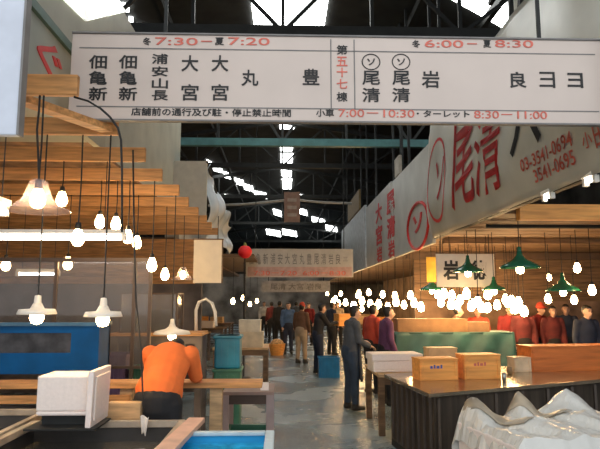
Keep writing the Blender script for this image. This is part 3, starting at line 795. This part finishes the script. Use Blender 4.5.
for (px, py, lab) in ((545, 190, 'short bright tube under the fascia above the brown boards'), (587, 177, 'short bright tube under the fascia at the right picture edge')):
    q = atx(px, py, RX); tube_lamp(lab, (RX + .03, q.y - .08, fz0 - .03), (RX + .03, q.y + .08, fz0 - .035), fz0 + .05, .011)

# fascias further on
fz1 = 4.55
def panel(label, y0, y1, z0, z1, m, name='stall_fascia', x=RX):
    t = thing(name, label, 'fascia', (x, 0, 0))
    MB().box(0, .07, y0, y1, z0, z1).build('board', m, t, bevel=.01)
    for y in (y0 + .2, y1 - 1.3 if y1 - y0 > 2 else y1 - .2): MB().bar((.12, y, z0 + .1), (.12, y, roofz(x + .12)), .05).build('hanger_rod', STEELD, t)
    return t
t = panel('grey fascia with red ringed mark just past the big red characters', ye + .04, 13.3, 2.75, fz1, VINYLB)
c = atx(418, 226, RX)
MB().tube([Vector((-.01, c.y, c.z)) + Vector((0, .84 * math.cos(a * math.pi / 14), .44 * math.sin(a * math.pi / 14))) for a in range(29)], .03, 6, cap=False).build('ring_mark', RED, t)
glyphs([('ソ', Vector((-.008, c.y, c.z + .05)), .75, .36)], 'right', .03).build('red_lettering', RED, t)
t = panel('upright grey fascia end post rising between the right signs', 12.5, 13.0, fz1 + .02, 5.0, mat('beige_block', (.42, .38, .31), .6), 'sign_block')
t = panel('white fascia with two columns of red characters far right of aisle', 13.5, 17.6, 2.75, fz1 + .05, VINYLB)
its = []
for px in (379, 391):
    q = atx(px, 222, RX)
    for k, ch in enumerate('尾清大宮'[(0 if px == 391 else 2):][:2]): its.append((ch, Vector((-.008, q.y, 4.1 - k * .6)), 1.0, .52))
    its.append(('岩', Vector((-.008, q.y, 2.98)), .8, .4))
glyphs(its, 'right', .03).build('red_lettering', RED, t)
panel('bluish white blank fascia farthest along the right stalls', 17.9, 25, 2.75, fz1 + .2, mat('bluish_fascia', (.50, .55, .58), .4, var=.15))
t = panel('brown yellow board above the far right fascia', 19.2, 22.5, fz1 + .25, 5.5, mat('brown_yellow', (.24, .16, .06), .6), 'sign_block')

# stall canopies of boards, pipe and beams below
CZ = fz0 + .02
b = MB()
for k in range(26):
    y = 7.0 + k * .23; b.box(RX + .12, 9.5, y, y + .222, CZ + (.006 if k % 2 else 0), CZ + .05)
struct(b.build('ceiling_right_stall', WOODB))
struct(MB().box(RX + .3, 9.5, 6.86, 6.98, CZ - .09, CZ + .1).build('trim_5', ORANGEBOX))  # lit front edge of the boards; lamplight put into its orange colour
struct(MB().box(RX + .12, 9.5, 13.05, 43, CZ, CZ + .05).build('ceiling_right_far', WOODB))
o = MB().tube([(RX + .2, 7.75, CZ - .06), (9.4, 7.75, CZ - .06)], .028, 8).build('overhead_pipe', STEELD); tag(o, 'dark pipe crossing under the right stall boards', 'pipe')
struct(MB().box(RX + .2, 9.5, 9.8, 9.9, CZ - .10, CZ - .01).build('trim_6', WOODB))
struct(MB().box(RX + .2, 9.5, 12.8, 12.95, CZ - .16, CZ - .01).build('trim_7', mat('dark_beam', (.10, .06, .035), .6)))
b = MB()
for k in range(5): b.box(RX + .4, 9.5, 13.0 + (.01 if k % 2 else 0), 13.08, 1.75 + k * .2, 1.75 + k * .2 + .195)
struct(b.build('wall_right_boards', WOODB))
struct(MB().box(RX + .4, 9.5, 13.02, 13.1, 0, 1.75).build('wall_right_lower', mat('warm_back', (.25, .15, .09), .7, var=.35, scale=2)))
struct(MB().box(6.0, 6.1, 13.15, 34, 0, 2.9).build('wall_right_far', mat('warm_far', (.42, .27, .16), .7, var=.3, scale=1.2)))
struct(MB().box(-9, 9, 42, 42.2, 0, 3.6).build('wall_far_end', mat('far_end', (.42, .38, .33), .7, var=.4, scale=.8)))
struct(MB().box(9.5, 9.6, 3, 13.1, 0, 5).build('wall_right_side', BACKW))
p0, p1 = at(455, 248, 12.6), at(516, 240, 12.6)
t = thing('red_banner', 'faded red banner strip under the right stall boards', 'banner', (0, 12.6, 0))
MB().box(p0.x, p1.x, 0, .02, p0.z - .05, p1.z).build('banner_panel', mat('faded_red', (.32, .08, .05), .7, var=.3, scale=4), t)
for x in (p0.x + .1, p1.x - .1): MB().bar((x, .01, p1.z), (x, .01, CZ), .012).build('hanging_wire', CORD, t)

# white shop sign
WY = 9.3
p0, p1 = at(437, 287, WY), at(494, 254, WY)
t = thing('shop_sign', 'small white shop sign with black brushed characters behind green lamp', 'sign', (0, WY, 0))
MB().box(p0.x, p1.x, 0, .03, p0.z, p1.z).build('board', mat('shop_white', (.70, .64, .55), .5, var=.05), t, bevel=.004)
q1, q2 = at(451, 270, WY), at(479, 270, WY)
glyphs([('岩', Vector((q1.x, -.003, q1.z)), .26, .32), ('徳', Vector((q2.x, -.003, q2.z)), .26, .32)], 'front', .035).build('lettering', BLACK, t)
for x in (p0.x + .08, p1.x - .08): MB().bar((x, .015, p1.z), (x, .015, CZ), .012).build('hanging_wire', CORD, t)
p0, p1 = at(427, 282, 10.2), at(436, 257, 10.2)
t = thing('price_card', 'yellow vertical card hanging left of the white shop sign', 'card', (0, 10.2, 0))
MB().box(p0.x, p1.x, 0, .02, p0.z, p1.z).build('card_panel', YELLOW, t)
MB().bar(((p0.x + p1.x) / 2, .01, p1.z), ((p0.x + p1.x) / 2, .01, CZ), .01).build('hanging_wire', CORD, t)

# green enamel lamps
gg = 'green enamel lamps over the right stall'
for (px, py, Y, r, lab) in ((520, 268, 7.2, .25, 'large green enamel lamp shade, biggest over the right stall'),
        (468, 272, 8.8, .235, 'green enamel lamp shade in front of the white shop sign'),
        (432, 290, 10.9, .23, 'small green enamel lamp shade below the yellow card'),
        (494, 290, 9.0, .18, 'small green enamel lamp shade between shop sign and biggest lamp'),
        (563, 291, 8.4, .25, 'dark green lamp shade above the red clothed crowd')):
    cone_lamp('green_lamp', lab, 'pendant lamp', at(px, py, Y), CZ, r, r * .85, ENAMEL, 0, gg)
# bare bulbs of the right stalls
gr_ = 'bare bulbs glowing along the right stalls'
k = 0
used = []
glab = 'bare glowing bulb in the crowded row along the right stalls'
for (px, py, Y, s) in ((330, 300, 31, 2.2), (337, 302, 28, 2), (345, 301, 25, 2), (353, 304, 23, 2), (362, 299, 20, 1.9), (370, 302, 18, 1.7), (378, 302, 16.4, 1.6), (387, 305, 15, 1.5), (396, 300, 14, 1.5), (404, 303, 13.4, 1.3),
        (413, 301, 12, 1.3), (421, 305, 11.6, 1.3), (441, 300, 10.4, 1.2), (451, 302, 9.6, 1.2), (460, 298, 11, 1.2), (471, 304, 10, 1.2), (478, 300, 8.6, 1.1), (487, 306, 10.6, 1.2), (497, 303, 11.4, 1.3), (508, 300, 9.6, 1.2), (516, 306, 11, 1.3), (524, 309, 9.3, 1.2), (548, 297, 9, 1), (574, 298, 9.4, 1), (592, 288, 8, 1), (577, 266, 8.6, 1), (549, 276, 10, .8)):
    p = at(px, py, Y)
    if p.x < RX + .15: p.x = RX + .15
    bare(glab, p, CZ, gr_, BULBF, s * 1.45); used.append(p.copy())
random.seed(21)
while len(used) < 53:
    p = at(random.uniform(322, 520), random.uniform(291, 309), 1); d_ = p - Vector((0, 0, CAM_Z))
    Y = max((RX + .2) / d_.x, random.uniform(8.6, 12.2)); p = Vector((0, 0, CAM_Z)) + d_ * Y
    if any((p - q_).xy.length < .26 for q_ in used) or any((p - at(*q_)).xy.length < .42 for q_ in ((520, 268, 7.2), (468, 272, 8.8), (432, 290, 10.9), (494, 290, 9.0), (563, 291, 8.4))): continue
    used.append(p.copy()); bare(glab, p, CZ, gr_, BULBF, 1.5 + .03 * Y)
for (px, py, Y, s) in ((233, 300, 17, 1.3), (243, 297, 19, 1.3), (250, 303, 22, 1.4), (257, 300, 24, 1.4)):
    p = at(px, py, Y); p.x = min(p.x, -2.3) if False else p.x
    bare('far bare bulb glowing beyond the left stalls', p, 3.0, 'far bulbs beyond the left stalls', BULBF, s * 1.3)
struct(MB().box(-2.4, -.8, 16.5, 26, 3.0, 3.08).build('trim_8', WOODB))

# ---- counters on the right
CT = .86
A = atz(429, 394, CT); B = atz(640, 376, CT); C_ = atz(384, 374, CT); D = C_ + (B - A) * 1.05
t = thing('steel_counter', 'large wet steel counter carrying the orange boxes', 'counter', (0, 0, 0))
MB().prism([(A.x, A.y), (B.x, B.y), (D.x, D.y), (C_.x, C_.y)], CT - .04, CT).build('worktop', mat('wet_steel', (.50, .40, .28), .18, metal=.75, var=.2, scale=4), t, bevel=.008)
ins = .06
cen = (A + B + C_ + D) / 4
q = [(p.x + (cen.x - p.x) * .05, p.y + (cen.y - p.y) * .07) for p in (A, B, D, C_)]
MB().prism(q, .08, CT - .04).build('cabinet_body', mat('counter_side', (.06, .045, .032), .45, var=.35, scale=3, stretch=(4, 4, .5)), t)
b = MB()
for k in range(8):
    a0 = Vector((q[0][0], q[0][1], 0)).lerp(Vector((q[1][0], q[1][1], 0)), k / 8 + .02); nn = Vector((.02, -.03, 0))
    b.bar((a0.x - .004, a0.y - .012, .1), (a0.x - .004, a0.y - .012, CT - .06), .03)
    a1 = Vector((q[0][0], q[0][1], 0)).lerp(Vector((q[3][0], q[3][1], 0)), k / 8 + .05)
    b.bar((a1.x - .01, a1.y, .1), (a1.x - .01, a1.y, CT - .06), .025)
b.build('panel_strips', mat('strip_brown', (.08, .06, .045), .5), t)
MB().prism(q, 0, .08).build('plinth', STEELD, t)
# boxes on it
def on(px, py): return atz(px, py, CT)
ang = math.atan2(B.y - A.y, B.x - A.x)
p = on(438, 380.5); wood_box('orange wooden box with blue mark, left of the pair', (p.x, p.y + .13, CT), .47, .26, .235, ORANGEBOX, ang * .35, 'pair of orange wooden boxes', mat('blue_ink', (.08, .1, .4), .5))
p = on(482.5, 379.5); wood_box('orange wooden box with red mark, right of the pair', (p.x, p.y + .14, CT), .45, .26, .27, ORANGEBOX, ang * .25, 'pair of orange wooden boxes', PINKRED)
p = on(448, 371); wood_box('flat pale box behind the blue marked orange box', (p.x - .02, p.y + .28, CT), .40, .22, .27, mat('pale_orange_wood', (.68, .45, .22), .6), .05)
p = on(523, 372); wood_box('small cream box between orange pair and long box', (p.x, p.y + .1, CT), .24, .2, .17, mat('cream_box', (.72, .55, .36), .6), .1)
p = on(532, 373)
wood_box('long deep orange box at the right counter end', (p.x + .72, p.y + .36, CT), 1.40, .36, .31, DEEPOR, .12)
for k, (px, py, r, m_, lab) in enumerate(((505, 381, .03, STEEL, 'small steel cup on the counter before the cream box'), (510, 374, .035, mat('brown_cup', (.3, .2, .1), .4), 'small brown cup beside the red marked box'))):
    p = on(px, py); o = MB().lathe([(0, 0), (r * .8, 0), (r, .09), (r * .85, .09), (r * .7, .012), (0, .012)], n=14).build('small_cup', m_, loc=(p.x, p.y + .02, CT), smooth=True); tag(o, lab, 'cup')

# wooden table with white lid box
p0 = at(350, 381, 8.4)
trestle('wooden_table', 'brown wooden table under the flat white foam box', at(374, 380, 8.2).x, at(415, 380, 8.2).x + .1, 7.85, 9.1, .80, WOOD2, WOODB)
p = atz(393, 371, .80)
t = thing('foam_box', 'flat white foam box on the brown table beside the steel counter', 'box', (p.x + .03, 8.3, .80), R(4))
b = MB(); b.box(-.34, .34, -.2, .2, 0, .03); b.box(-.34, .34, -.2, -.17, .03, .15); b.box(-.34, .34, .17, .2, .03, .15); b.box(-.34, -.31, -.17, .17, .03, .15); b.box(.31, .34, -.17, .17, .03, .15); b.build('box_body', FOAM, t, bevel=.01)
b = MB(); b.box(-.36, .36, -.22, .22, .15, .245); b.build('lid', FOAM, t, bevel=.012)

# green tarp covered tank behind
p0, p1 = at(405, 352, 10.6), at(503, 332, 10.6)
t = thing('covered_tank', 'long tank under green tarp behind the orange boxes', 'tank', ((p0.x + p1.x) / 2, 10.9, 0))
w = (p1.x - p0.x) / 2 + .2
def tarp(u, v):
    x = -w + 2 * w * u; z = p1.z - .03 * math.sin(u * 17) * v - v * (p1.z - .55); y = -.32 - .03 * math.sin(u * 25 + v * 4) - .05 * v
    return Vector((x, y, z))
MB().sheet(tarp, 40, 10).build('tarp_front', GREENTARP, t, smooth=True, solid=.01)
MB().box(-w, w, -.32, .3, p1.z - .03, p1.z).build('tarp_top', GREENTARP, t, bevel=.01)
MB().box(-w + .03, w - .03, -.26, .28, 0, p1.z - .03).build('tank_body', BACKW, t)
wood_box('long brown box on the green tarp under the bulbs', (at(432, 328, 10.7).x, 10.85, p1.z), 1.3, .4, .22, mat('brown_box', (.28, .15, .06), .6))
wood_box('brown box on the green tarp right end', (at(478, 328, 10.7).x, 10.85, p1.z), .42, .36, .16, mat('brown_box2', (.24, .13, .06), .6))

# white plastic lined ice bin
t = thing('ice_bin', 'white ice bin with crumpled plastic liner at the right foreground', 'bin', (2.17, 4.55, 0), R(10))
w, d, H = .64, .42, .80
b = MB()
for s in (-1, 1): b.box(s*w - .02, s*w + .02, -d, d, 0, H); b.box(-w, w, s*d - .02, s*d + .02, 0, H)
b.box(-w, w, -d, d, 0, .04)
b.build('bin_body', FOAM, t, bevel=.01)
random.seed(3)
def bump2(x, y): return math.sin(x * 9.1 + y * 4) * .5 + math.sin(y * 13 - x * 6) * .3 + math.sin(x * 23 + y * 17) * .2
def liner(u, v):
    # u: 0..1 across, v: 0 front skirt .. 1 back skirt
    x = -w * 1.04 + 2.08 * w * u
    a = min(1, max(0, (v - .28) / .60)); y = -d * 1.06 + 2.12 * d * a
    if v < .28: z = H * (.35 + .65 * (v / .28)); y -= .02 + .05 * (1 - v / .28)
    elif v > .88: z = H * (1 - (v - .88) * 2.2); y += .03
    else:
        z = H + .05
        for (cx, cy, hh, sx, sy) in ((-.56, .30, .15, .12, .24), (-.12, .38, .15, .12, .22), (.32, .38, .20, .26, .2), (.60, .1, .12, .12, .2), (-.2, -.1, .07, .3, .22), (.2, .0, .10, .3, .2), (.36, -.36, .08, .14, .1)):
            dx, dy = (x - cx) / sx, (y - cy) / sy
            z += hh * max(0, 1 - math.sqrt(dx * dx + dy * dy))
        z += .025 * bump2(x * 1.6, y * 1.6)
    z += .012 * bump2(x * 3, v * 5)
    if abs(u - .5) > .46:
        z -= .18 * (abs(u - .5) - .46) / .04; x += .02 * math.copysign(1, x)
    return Vector((x + .012 * bump2(v * 7, x * 3), y, z))
MB().sheet(liner, 70, 60).build('plastic_liner', PLASTIC, t, solid=.006)
MB().box(-w + .03, w - .03, -d + .03, d - .03, .04, H - .06).build('ice', ICE, t)
FLAPFILM = mat('flap_film', (.42, .36, .27), .35, var=.2, scale=5)  # flap film, browner and darker than the liner
def on_liner(x, y):
    return liner((x / w / 1.04 + 1) / 2, .28 + .60 * (y / d + 1.06) / 2.12)
for (xa, ya, xb, yb, ww) in ((-.60, .40, -.36, -.12, .13), (-.16, .41, .06, .02, .15)):
    def flap(u, v):
        x = xa + (xb - xa) * v + ww * (u - .5) * (1 - .35 * v); y = ya + (yb - ya) * v
        q = on_liner(x, y); return Vector((x, y, q.z + .014 + .012 * math.sin(u * 3.1)))
    MB().sheet(flap, 6, 14).build('folded_flap', FLAPFILM, t, smooth=True, solid=.006)['label'] = 'grey folded plastic flap'

# blue tub on the floor in the aisle and basket
p = at(324, 374, 13.6)
crate('plastic_crate', 'blue plastic crate standing in the aisle beside the dark clothed man', (p.x + .12, 13.75, 0), .46, .4, .46, mat('crate_blue', (.01, .17, .42), .4))
p = atz(277, 355, 0)
t = thing('basket', 'orange basket on the wet aisle floor in the distance', 'basket', (p.x, p.y, 0))
MB().lathe([(0, 0), (.2, .0), (.25, .2), (.27, .36), (.24, .36), (.2, .05), (0, .04)], n=18).build('basket_bowl', ORANGEBOX, t)
MB().ell((0, 0, .36), (.22, .22, .16)).build('contents', mat('basket_heap', (.7, .42, .18), .7, var=.3, scale=20), t)

# ================================================================== PEOPLE
SKIN = mat('skin', (.55, .33, .23), .55, var=.05)
HAIR = mat('hair_black', (.012, .011, .010), .5)
def remesh(mb, name, m, parent, vox, smooth=4):
    bmesh.ops.recalc_face_normals(mb.bm, faces=mb.bm.faces)
    me = bpy.data.meshes.new(name); mb.bm.to_mesh(me); mb.bm.free()
    o = bpy.data.objects.new(name, me); COL.objects.link(o)
    r = o.modifiers.new('r', 'REMESH'); r.mode = 'VOXEL'; r.voxel_size = vox
    s = o.modifiers.new('s', 'SMOOTH'); s.iterations = smooth; s.factor = .5
    bpy.context.view_layer.update()
    me2 = bpy.data.meshes.new_from_object(o.evaluated_get(bpy.context.evaluated_depsgraph_get()))
    o.modifiers.clear(); o.data = me2; bpy.data.meshes.remove(me); me2.name = name
    me2.materials.clear(); me2.materials.append(m)
    for p in me2.polygons: p.use_smooth = True
    o.parent = parent
    return o
def limb(mb, pts, rad, n=12):
    """tapered limb with rounded ends"""
    pts = [Vector(p) for p in pts]; rad = [r if isinstance(r, tuple) else (r, r) for r in rad]
    d0 = (pts[0] - pts[1]).normalized(); d1 = (pts[-1] - pts[-2]).normalized()
    P = [pts[0] + d0 * rad[0][1] * .85, pts[0] + d0 * rad[0][1] * .5] + pts + [pts[-1] + d1 * rad[-1][1] * .5, pts[-1] + d1 * rad[-1][1] * .85]
    f = lambda r, k: (r[0] * k, r[1] * k)
    Q = [f(rad[0], .3), f(rad[0], .82)] + rad + [f(rad[-1], .82), f(rad[-1], .3)]
    mb.tube(P, Q, n)
def person(label, loc, rz, shirt, trousers, lean=0, hs=1.0, arms=None, legs=None, vox=.014, hair=True, apron=None, cap=None, sleeve=True, boots=None, head_turn=0, head_nod=0, face=True, group=None, hem=.93, bow=0, hemr=0):
    """faces local +y. arms: ((elbow),(wrist)) offsets from the shoulder for left and right."""
    t = thing('person', label, 'person', loc, rz, group); t.scale = (hs,) * 3
    arms = arms or (((-.06, .0, -.28), (-.05, .10, -.52)), ((.06, .0, -.28), (.05, .10, -.52)))
    legs = legs or (((-.10, .02, .49), (-.11, -.01, .09)), ((.10, .03, .49), (.11, .03, .09)))
    Rl = Matrix.Rotation(R(-lean), 3, 'X'); piv = Vector((0, 0, .95))
    U = lambda x, y, z: piv + Rl @ (Vector((x, y, z)) - piv)
    # spine
    sp_ = [U(0, 0, .90), U(0, -.005, 1.02), U(0, .0, 1.14), U(0, .0, 1.28), U(0, -.01, 1.40)]
    Rb = Matrix.Rotation(R(-bow), 3, 'X'); pb_ = Vector((0, 0, 1.40))
    UB = lambda x, y, z: U(*(pb_ + Rb @ (Vector((x, y, z)) - pb_)))
    neck = [U(0, -.01, 1.40), UB(0, .01, 1.47), UB(0, .02, 1.52)]
    hc = UB(0, .035, 1.585)
    sh = [U(-.165, -.01, 1.395), U(.165, -.01, 1.395)]
    Rh = Matrix.Rotation(R(head_turn), 3, 'Z') @ Matrix.Rotation(R(-head_nod - lean * .5), 3, 'X')
    H = lambda x, y, z: hc + Rh @ Vector((x, y, z))
    b = MB()
    limb(b, sp_, [(.15, .105), (.13, .095), (.135, .10), (.155, .105), (.13, .08)], 16)
    limb(b, neck, [.058, .052, .05])
    limb(b, [H(0, -.02, .03), H(0, .0, .0), H(0, .015, -.05), H(0, .03, -.085)], [(.072, .088), (.074, .092), (.062, .072), (.042, .045)], 16)
    limb(b, [H(0, .085, .005), H(0, .108, -.03)], [.009, .015], 8)                  # nose
    limb(b, [H(-.02, .086, -.062), H(.02, .086, -.062)], [.009, .009], 8)            # lips
    for s in (-1, 1): limb(b, [H(s*.076, -.01, .01), H(s*.078, -.01, -.03)], [(.010, .02), (.008, .014)], 8)   # ears
    for i, s in enumerate((-1, 1)):
        S = sh[i]; E = S + Vector(arms[i][0]); W = S + Vector(arms[i][1])
        limb(b, [S, S.lerp(E, .5), E, E.lerp(W, .4), W], [.05, .043, .036, .036, .026], 12)
        f = (W - E).normalized(); side = f.cross(Vector((0, 0, 1)))
        if side.length < .2: side = Vector((0, 1, 0)).cross(f)
        side.normalize(); nrm = side.cross(f)
        # palm, four fingers, thumb
        limb(b, [W, W + f * .045, W + f * .08], [(.028, .020), (.038, .017), (.036, .015)], 10)
        for k in range(4):
            o_ = side * ((k - 1.5) * .021); l = (.060, .072, .068, .052)[k]
            a0 = W + f * .075 + o_; a1 = a0 + f * l * .55 - nrm * .008; a2 = a1 + f * l * .4 - nrm * .028
            limb(b, [a0, a1, a2], [.0095, .009, .008], 8)
        th0 = W + f * .025 - side * .028 * s; limb(b, [th0, th0 + f * .03 - side * .028 * s - nrm * .008, th0 + f * .06 - side * .034 * s - nrm * .02], [.012, .011, .009], 8)
    hip = [Vector((-.088, 0, .91)), Vector((.088, 0, .91))]
    for i in range(2):
        K, An = Vector(legs[i][0]), Vector(legs[i][1])
        limb(b, [hip[i], hip[i].lerp(K, .5), K, K.lerp(An, .35), An], [.088, .075, .052, .053, .034], 12)
        limb(b, [An + Vector((0, -.03, -.045)), An + Vector((0, .05, -.055)), An + Vector((0, .13, -.062))], [(.034, .034), (.038, .03), (.036, .02)], 10)
    body = remesh(b, 'body', SKIN, t, vox if vox > .01 else .008, 3)
    # shirt
    b = MB()
    limb(b, [U(0, -.0, hem), U(0, -.005, max(1.06, hem + .06)), U(0, .0, 1.15), U(0, .0, 1.28), U(0, -.012, 1.395)], [(.178 + hemr * .3, .135 + hemr * 1.2), (.165 + hemr * .4, .122 + hemr * 1.2), (.165, .124 + hemr * .4), (.182, .13), (.15, .10)], 18)
    limb(b, [U(0, -.01, 1.40), U(0, .004, 1.455)], [.085, .068])
    for i in range(2):
        S = sh[i]; E = S + Vector(arms[i][0]); W = S + Vector(arms[i][1])
        if sleeve: limb(b, [S, S.lerp(E, .5), E, E.lerp(W, .45), E.lerp(W, .92)], [.072, .064, .056, .052, .042], 12)
        else: limb(b, [S, S.lerp(E, .5), S.lerp(E, .8)], [.072, .066, .062], 12)
    remesh(b, 'shirt', shirt, t, vox, 4)
    b = MB()
    limb(b, [Vector((0, 0, .86)), Vector((0, 0, .93)), U(0, -.005, 1.0), U(0, -.005, 1.05)], [(.168, .142), (.174, .146), (.166, .138), (.150, .118)], 16)
    for i in range(2):
        K, An = Vector(legs[i][0]), Vector(legs[i][1])
        limb(b, [hip[i], hip[i].lerp(K, .5), K, K.lerp(An, .5), An.lerp(K, .06)], [.105, .094, .074, .068, .060], 12)
    remesh(b, 'trousers', trousers, t, vox, 4)
    for i in range(2):
        An = Vector(legs[i][1]); K = Vector(legs[i][0]); b = MB()
        limb(b, [K.lerp(An, .55), An.lerp(K, .1), An], [.066, .060, .056], 12)
        limb(b, [An + Vector((0, -.035, -.036)), An + Vector((0, .05, -.043)), An + Vector((0, .15, -.05))], [(.05, .05), (.052, .044), (.048, .036)], 12)
        for v in b.bm.verts: v.co.z = max(v.co.z, An.z - .09)
        remesh(b, 'boot', boots or BLACK, t, vox, 2)
    if hair:
        b = MB(); limb(b, [H(0, -.035, .045), H(0, -.028, .01), H(0, -.035, -.05)], [(.076, .085), (.084, .084), (.066, .05)], 14)
        limb(b, [H(0, .0, .075), H(0, .055, .075)], [(.062, .03), (.055, .022)], 12)
        remesh(b, 'hair', HAIR, t, vox, 3)
    if cap:
        b = MB(); limb(b, [H(0, -.01, .055), H(0, -.01, .085)], [(.092, .105), (.08, .09)], 16)
        limb(b, [H(0, .08, .052), H(0, .15, .042)], [(.065, .012), (.05, .009)], 12)
        remesh(b, 'cap', cap, t, vox, 2)
    if face:
        b = MB()
        for s in (-1, 1):
            b.ell(H(s*.030, .083, .012), (.013, .008, .007), 10, 6); b.bar(H(s*.014, .092, .035), H(s*.046, .086, .034), .008, .006)
        b.build('eyes', BLACK, body, smooth=True)
    if apron:
        b = MB()
        def ap(u, v):
            a = (u - .5) * 2.3; z = 1.22 - .75 * v
            rx, ry = (.185 + .05 * v, .145 + .06 * v)
            q = Vector((rx * math.sin(a), ry * math.cos(a) + (.0 if z < .95 else .0), z))
            return U(*q) if z > .95 else q
        b.sheet(ap, 16, 16).build('apron', apron, t, smooth=True, solid=.008)
    return t
def cloth(name, c, var=.15): return mat('cloth_' + name, c, .85, var=var, scale=7)
NAVY = cloth('navy', (.02, .028, .055)); DARK = cloth('dark', (.018, .018, .02)); JEAN = cloth('jean', (.03, .05, .085)); GREYC = cloth('grey', (.075, .085, .10))
ORSH = cloth('orange', (.88, .185, .035), .06); REDC = cloth('red', (.50, .06, .03)); DRED = cloth('darkred', (.20, .014, .014)); PURP = cloth('purple', (.14, .05, .12)); MAROON = cloth('maroon', (.13, .02, .02)); TAN = cloth('tan', (.4, .3, .2)); WHT = cloth('white', (.6, .57, .52)); BLUC = cloth('blue', (.06, .12, .25)); BRN = cloth('brown', (.14, .07, .04))

# the man bending over the plank counter
p = at(166, 400, 4.82)
person('man seen from behind bending over plank counter in orange shirt', (p.x - .065, 4.80, 0), R(-4), ORSH, DARK, lean=50, hs=1.07,
       arms=(((-.01, .14, -.21), (.02, .32, -.21)), ((.03, .10, -.20), (.0, .28, -.22))), vox=.009, head_nod=30, bow=34, boots=DARK, hem=1.0, hemr=.022)

# man standing at the right, turned towards the counter
p = atz(351, 410, 0)
person('man standing in profile at the right aisle edge, grey top and dark blue trousers', (p.x, p.y, 0), R(-72), GREYC, JEAN, lean=6, hs=1.0,
       arms=(((-.04, .08, -.26), (.0, .28, -.30)), ((.04, .04, -.28), (.0, .24, -.36))), vox=.011, head_nod=12, apron=cloth('apron', (.03, .04, .06)))
p = atz(318, 374, 0)
person('man in dark clothes reaching out with an orange box beside blue crate', (p.x, p.y, 0), R(-70), DARK, NAVY, lean=8,
       arms=(((-.02, .16, -.22), (.05, .42, -.16)), ((.02, .16, -.22), (-.05, .42, -.16))), vox=.014)
pm = Vector((p.x, p.y, 0))
dirn = Vector((math.sin(R(70)), math.cos(R(70)), 0))
q = pm + dirn * .70
wood_box('orange box held out by the dark clothed man', (q.x, q.y, 1.14), .40, .30, .28, ORANGEBOX, R(-70 + 90))
crowd = [  # px, distance, heading, shirt, trousers, cap, label, scale
    (371, 11.3, 60, REDC, DARK, None, 'person in bright orange red top behind the grey topped man', 1.0),
    (385, 10.1, 80, PURP, DARK, None, 'person in purple top behind the flat white foam box', .99),
    (301, 16.5, 30, BRN, TAN, REDC, 'person with red cap and brown top left of the dark clothed man', .99),
    (288, 19.5, 170, BLUC, NAVY, None, 'person in blue jacket standing in the distant aisle', 1.0),
    (279, 22.5, 20, DARK, DARK, None, 'person in black clothes behind the orange basket', 1.02),
    (272, 24.5, -20, MAROON, DARK, None, 'person in maroon top at far left of the aisle', 1.0),
    (296, 26.0, 10, GREYC, NAVY, None, 'person in grey top deep in the aisle', 1.0),
    (309, 23.0, 200, DRED, DARK, None, 'person in dark red top deep in the aisle', .98),
    (331, 19.0, 60, NAVY, DARK, None, 'person in navy top behind the held orange box', 1.0),
    (338, 22.0, 200, TAN, DARK, None, 'person in tan top in the distance behind the held box', 1.0),
    (264, 27.0, 180, WHT, DARK, None, 'person in white top beside the far left stalls', 1.0),
    (508, 12.2, 170, DRED, DARK, None, 'person in dark red top standing beside the tarp covered tank', 1.0),
    (523, 11.8, 190, MAROON, DARK, None, 'person in maroon top under the biggest green lamp', 1.0),
    (538, 12.3, 150, DRED, NAVY, REDC, 'person in dark red top wearing a red cap', 1.0),
    (552, 11.9, 185, MAROON, DARK, None, 'bare headed person in maroon top right of the red cap', .98),
    (566, 12.2, 200, NAVY, DARK, None, 'person in navy top between red crowd and the man at the edge', 1.0),
    (585, 10.0, 172, NAVY, NAVY, None, 'man in navy jacket facing forward above the long orange box', 1.0),
    (455, 12.0, 100, BRN, DARK, None, 'person in brown top behind the boxes on the green tarp', .98),
    (478, 12.4, 200, REDC, DARK, None, 'person in red top behind the right end of the tarp', .97),
]
for (px, Y, h, s_, tr, cp, lab, sc_) in crowd:
    p = at(px, 320, Y)
    person(lab, (p.x, Y, 0), R(-h), s_, tr, lean=4, hs=sc_, vox=.018, cap=cp, group='shoppers and workers in the market')

# ================================================================== far stalls
random.seed(11)
far = [(-3.2, 14.0, 'first'), (-3.4, 17.0, 'second'), (-3.2, 20.0, 'third'), (-3.3, 24.0, 'fourth')]
for (x, y, o_) in far:
    trestle('stall_table', 'dim wooden stall table along the far left side, %s beyond the red lantern pole' % o_, x - .8, x + 1.3, y - .9, y + .5, .85, WOODB, BACKW, 'table', 'far left stall tables')
    for k in range(3):
        m_ = [FOAM, TEALP, ORANGEBOX, BLUEP, WOOD2][random.randrange(5)]
        wood_box('%s crate on the %s far left stall table' % (['left', 'middle', 'right'][k], o_), (x - .5 + k * .6, y - .4, .85), .5, .4, .2 + .1 * random.random(), m_, random.uniform(-.1, .1), 'crates on the far left tables')
for i, y in enumerate((14.5, 18.0, 22.0, 26.0)):
    trestle('stall_table', 'dim wooden stall table along the far right side, %s past the board wall' % ORD[i], 2.75, 4.6, y, y + 1.3, .85, WOODB, BACKW, 'table', 'far right stall tables')
    for k in range(2):
        m_ = [FOAM, ORANGEBOX, WOOD2][random.randrange(3)]
        wood_box('%s crate on the %s far right stall table' % (['left', 'right'][k], ORD[i]), (3.1 + k * .7, y + .4, .85), .5, .4, .25, m_, 0, 'crates on the far right tables')
print('objects', len(bpy.data.objects))
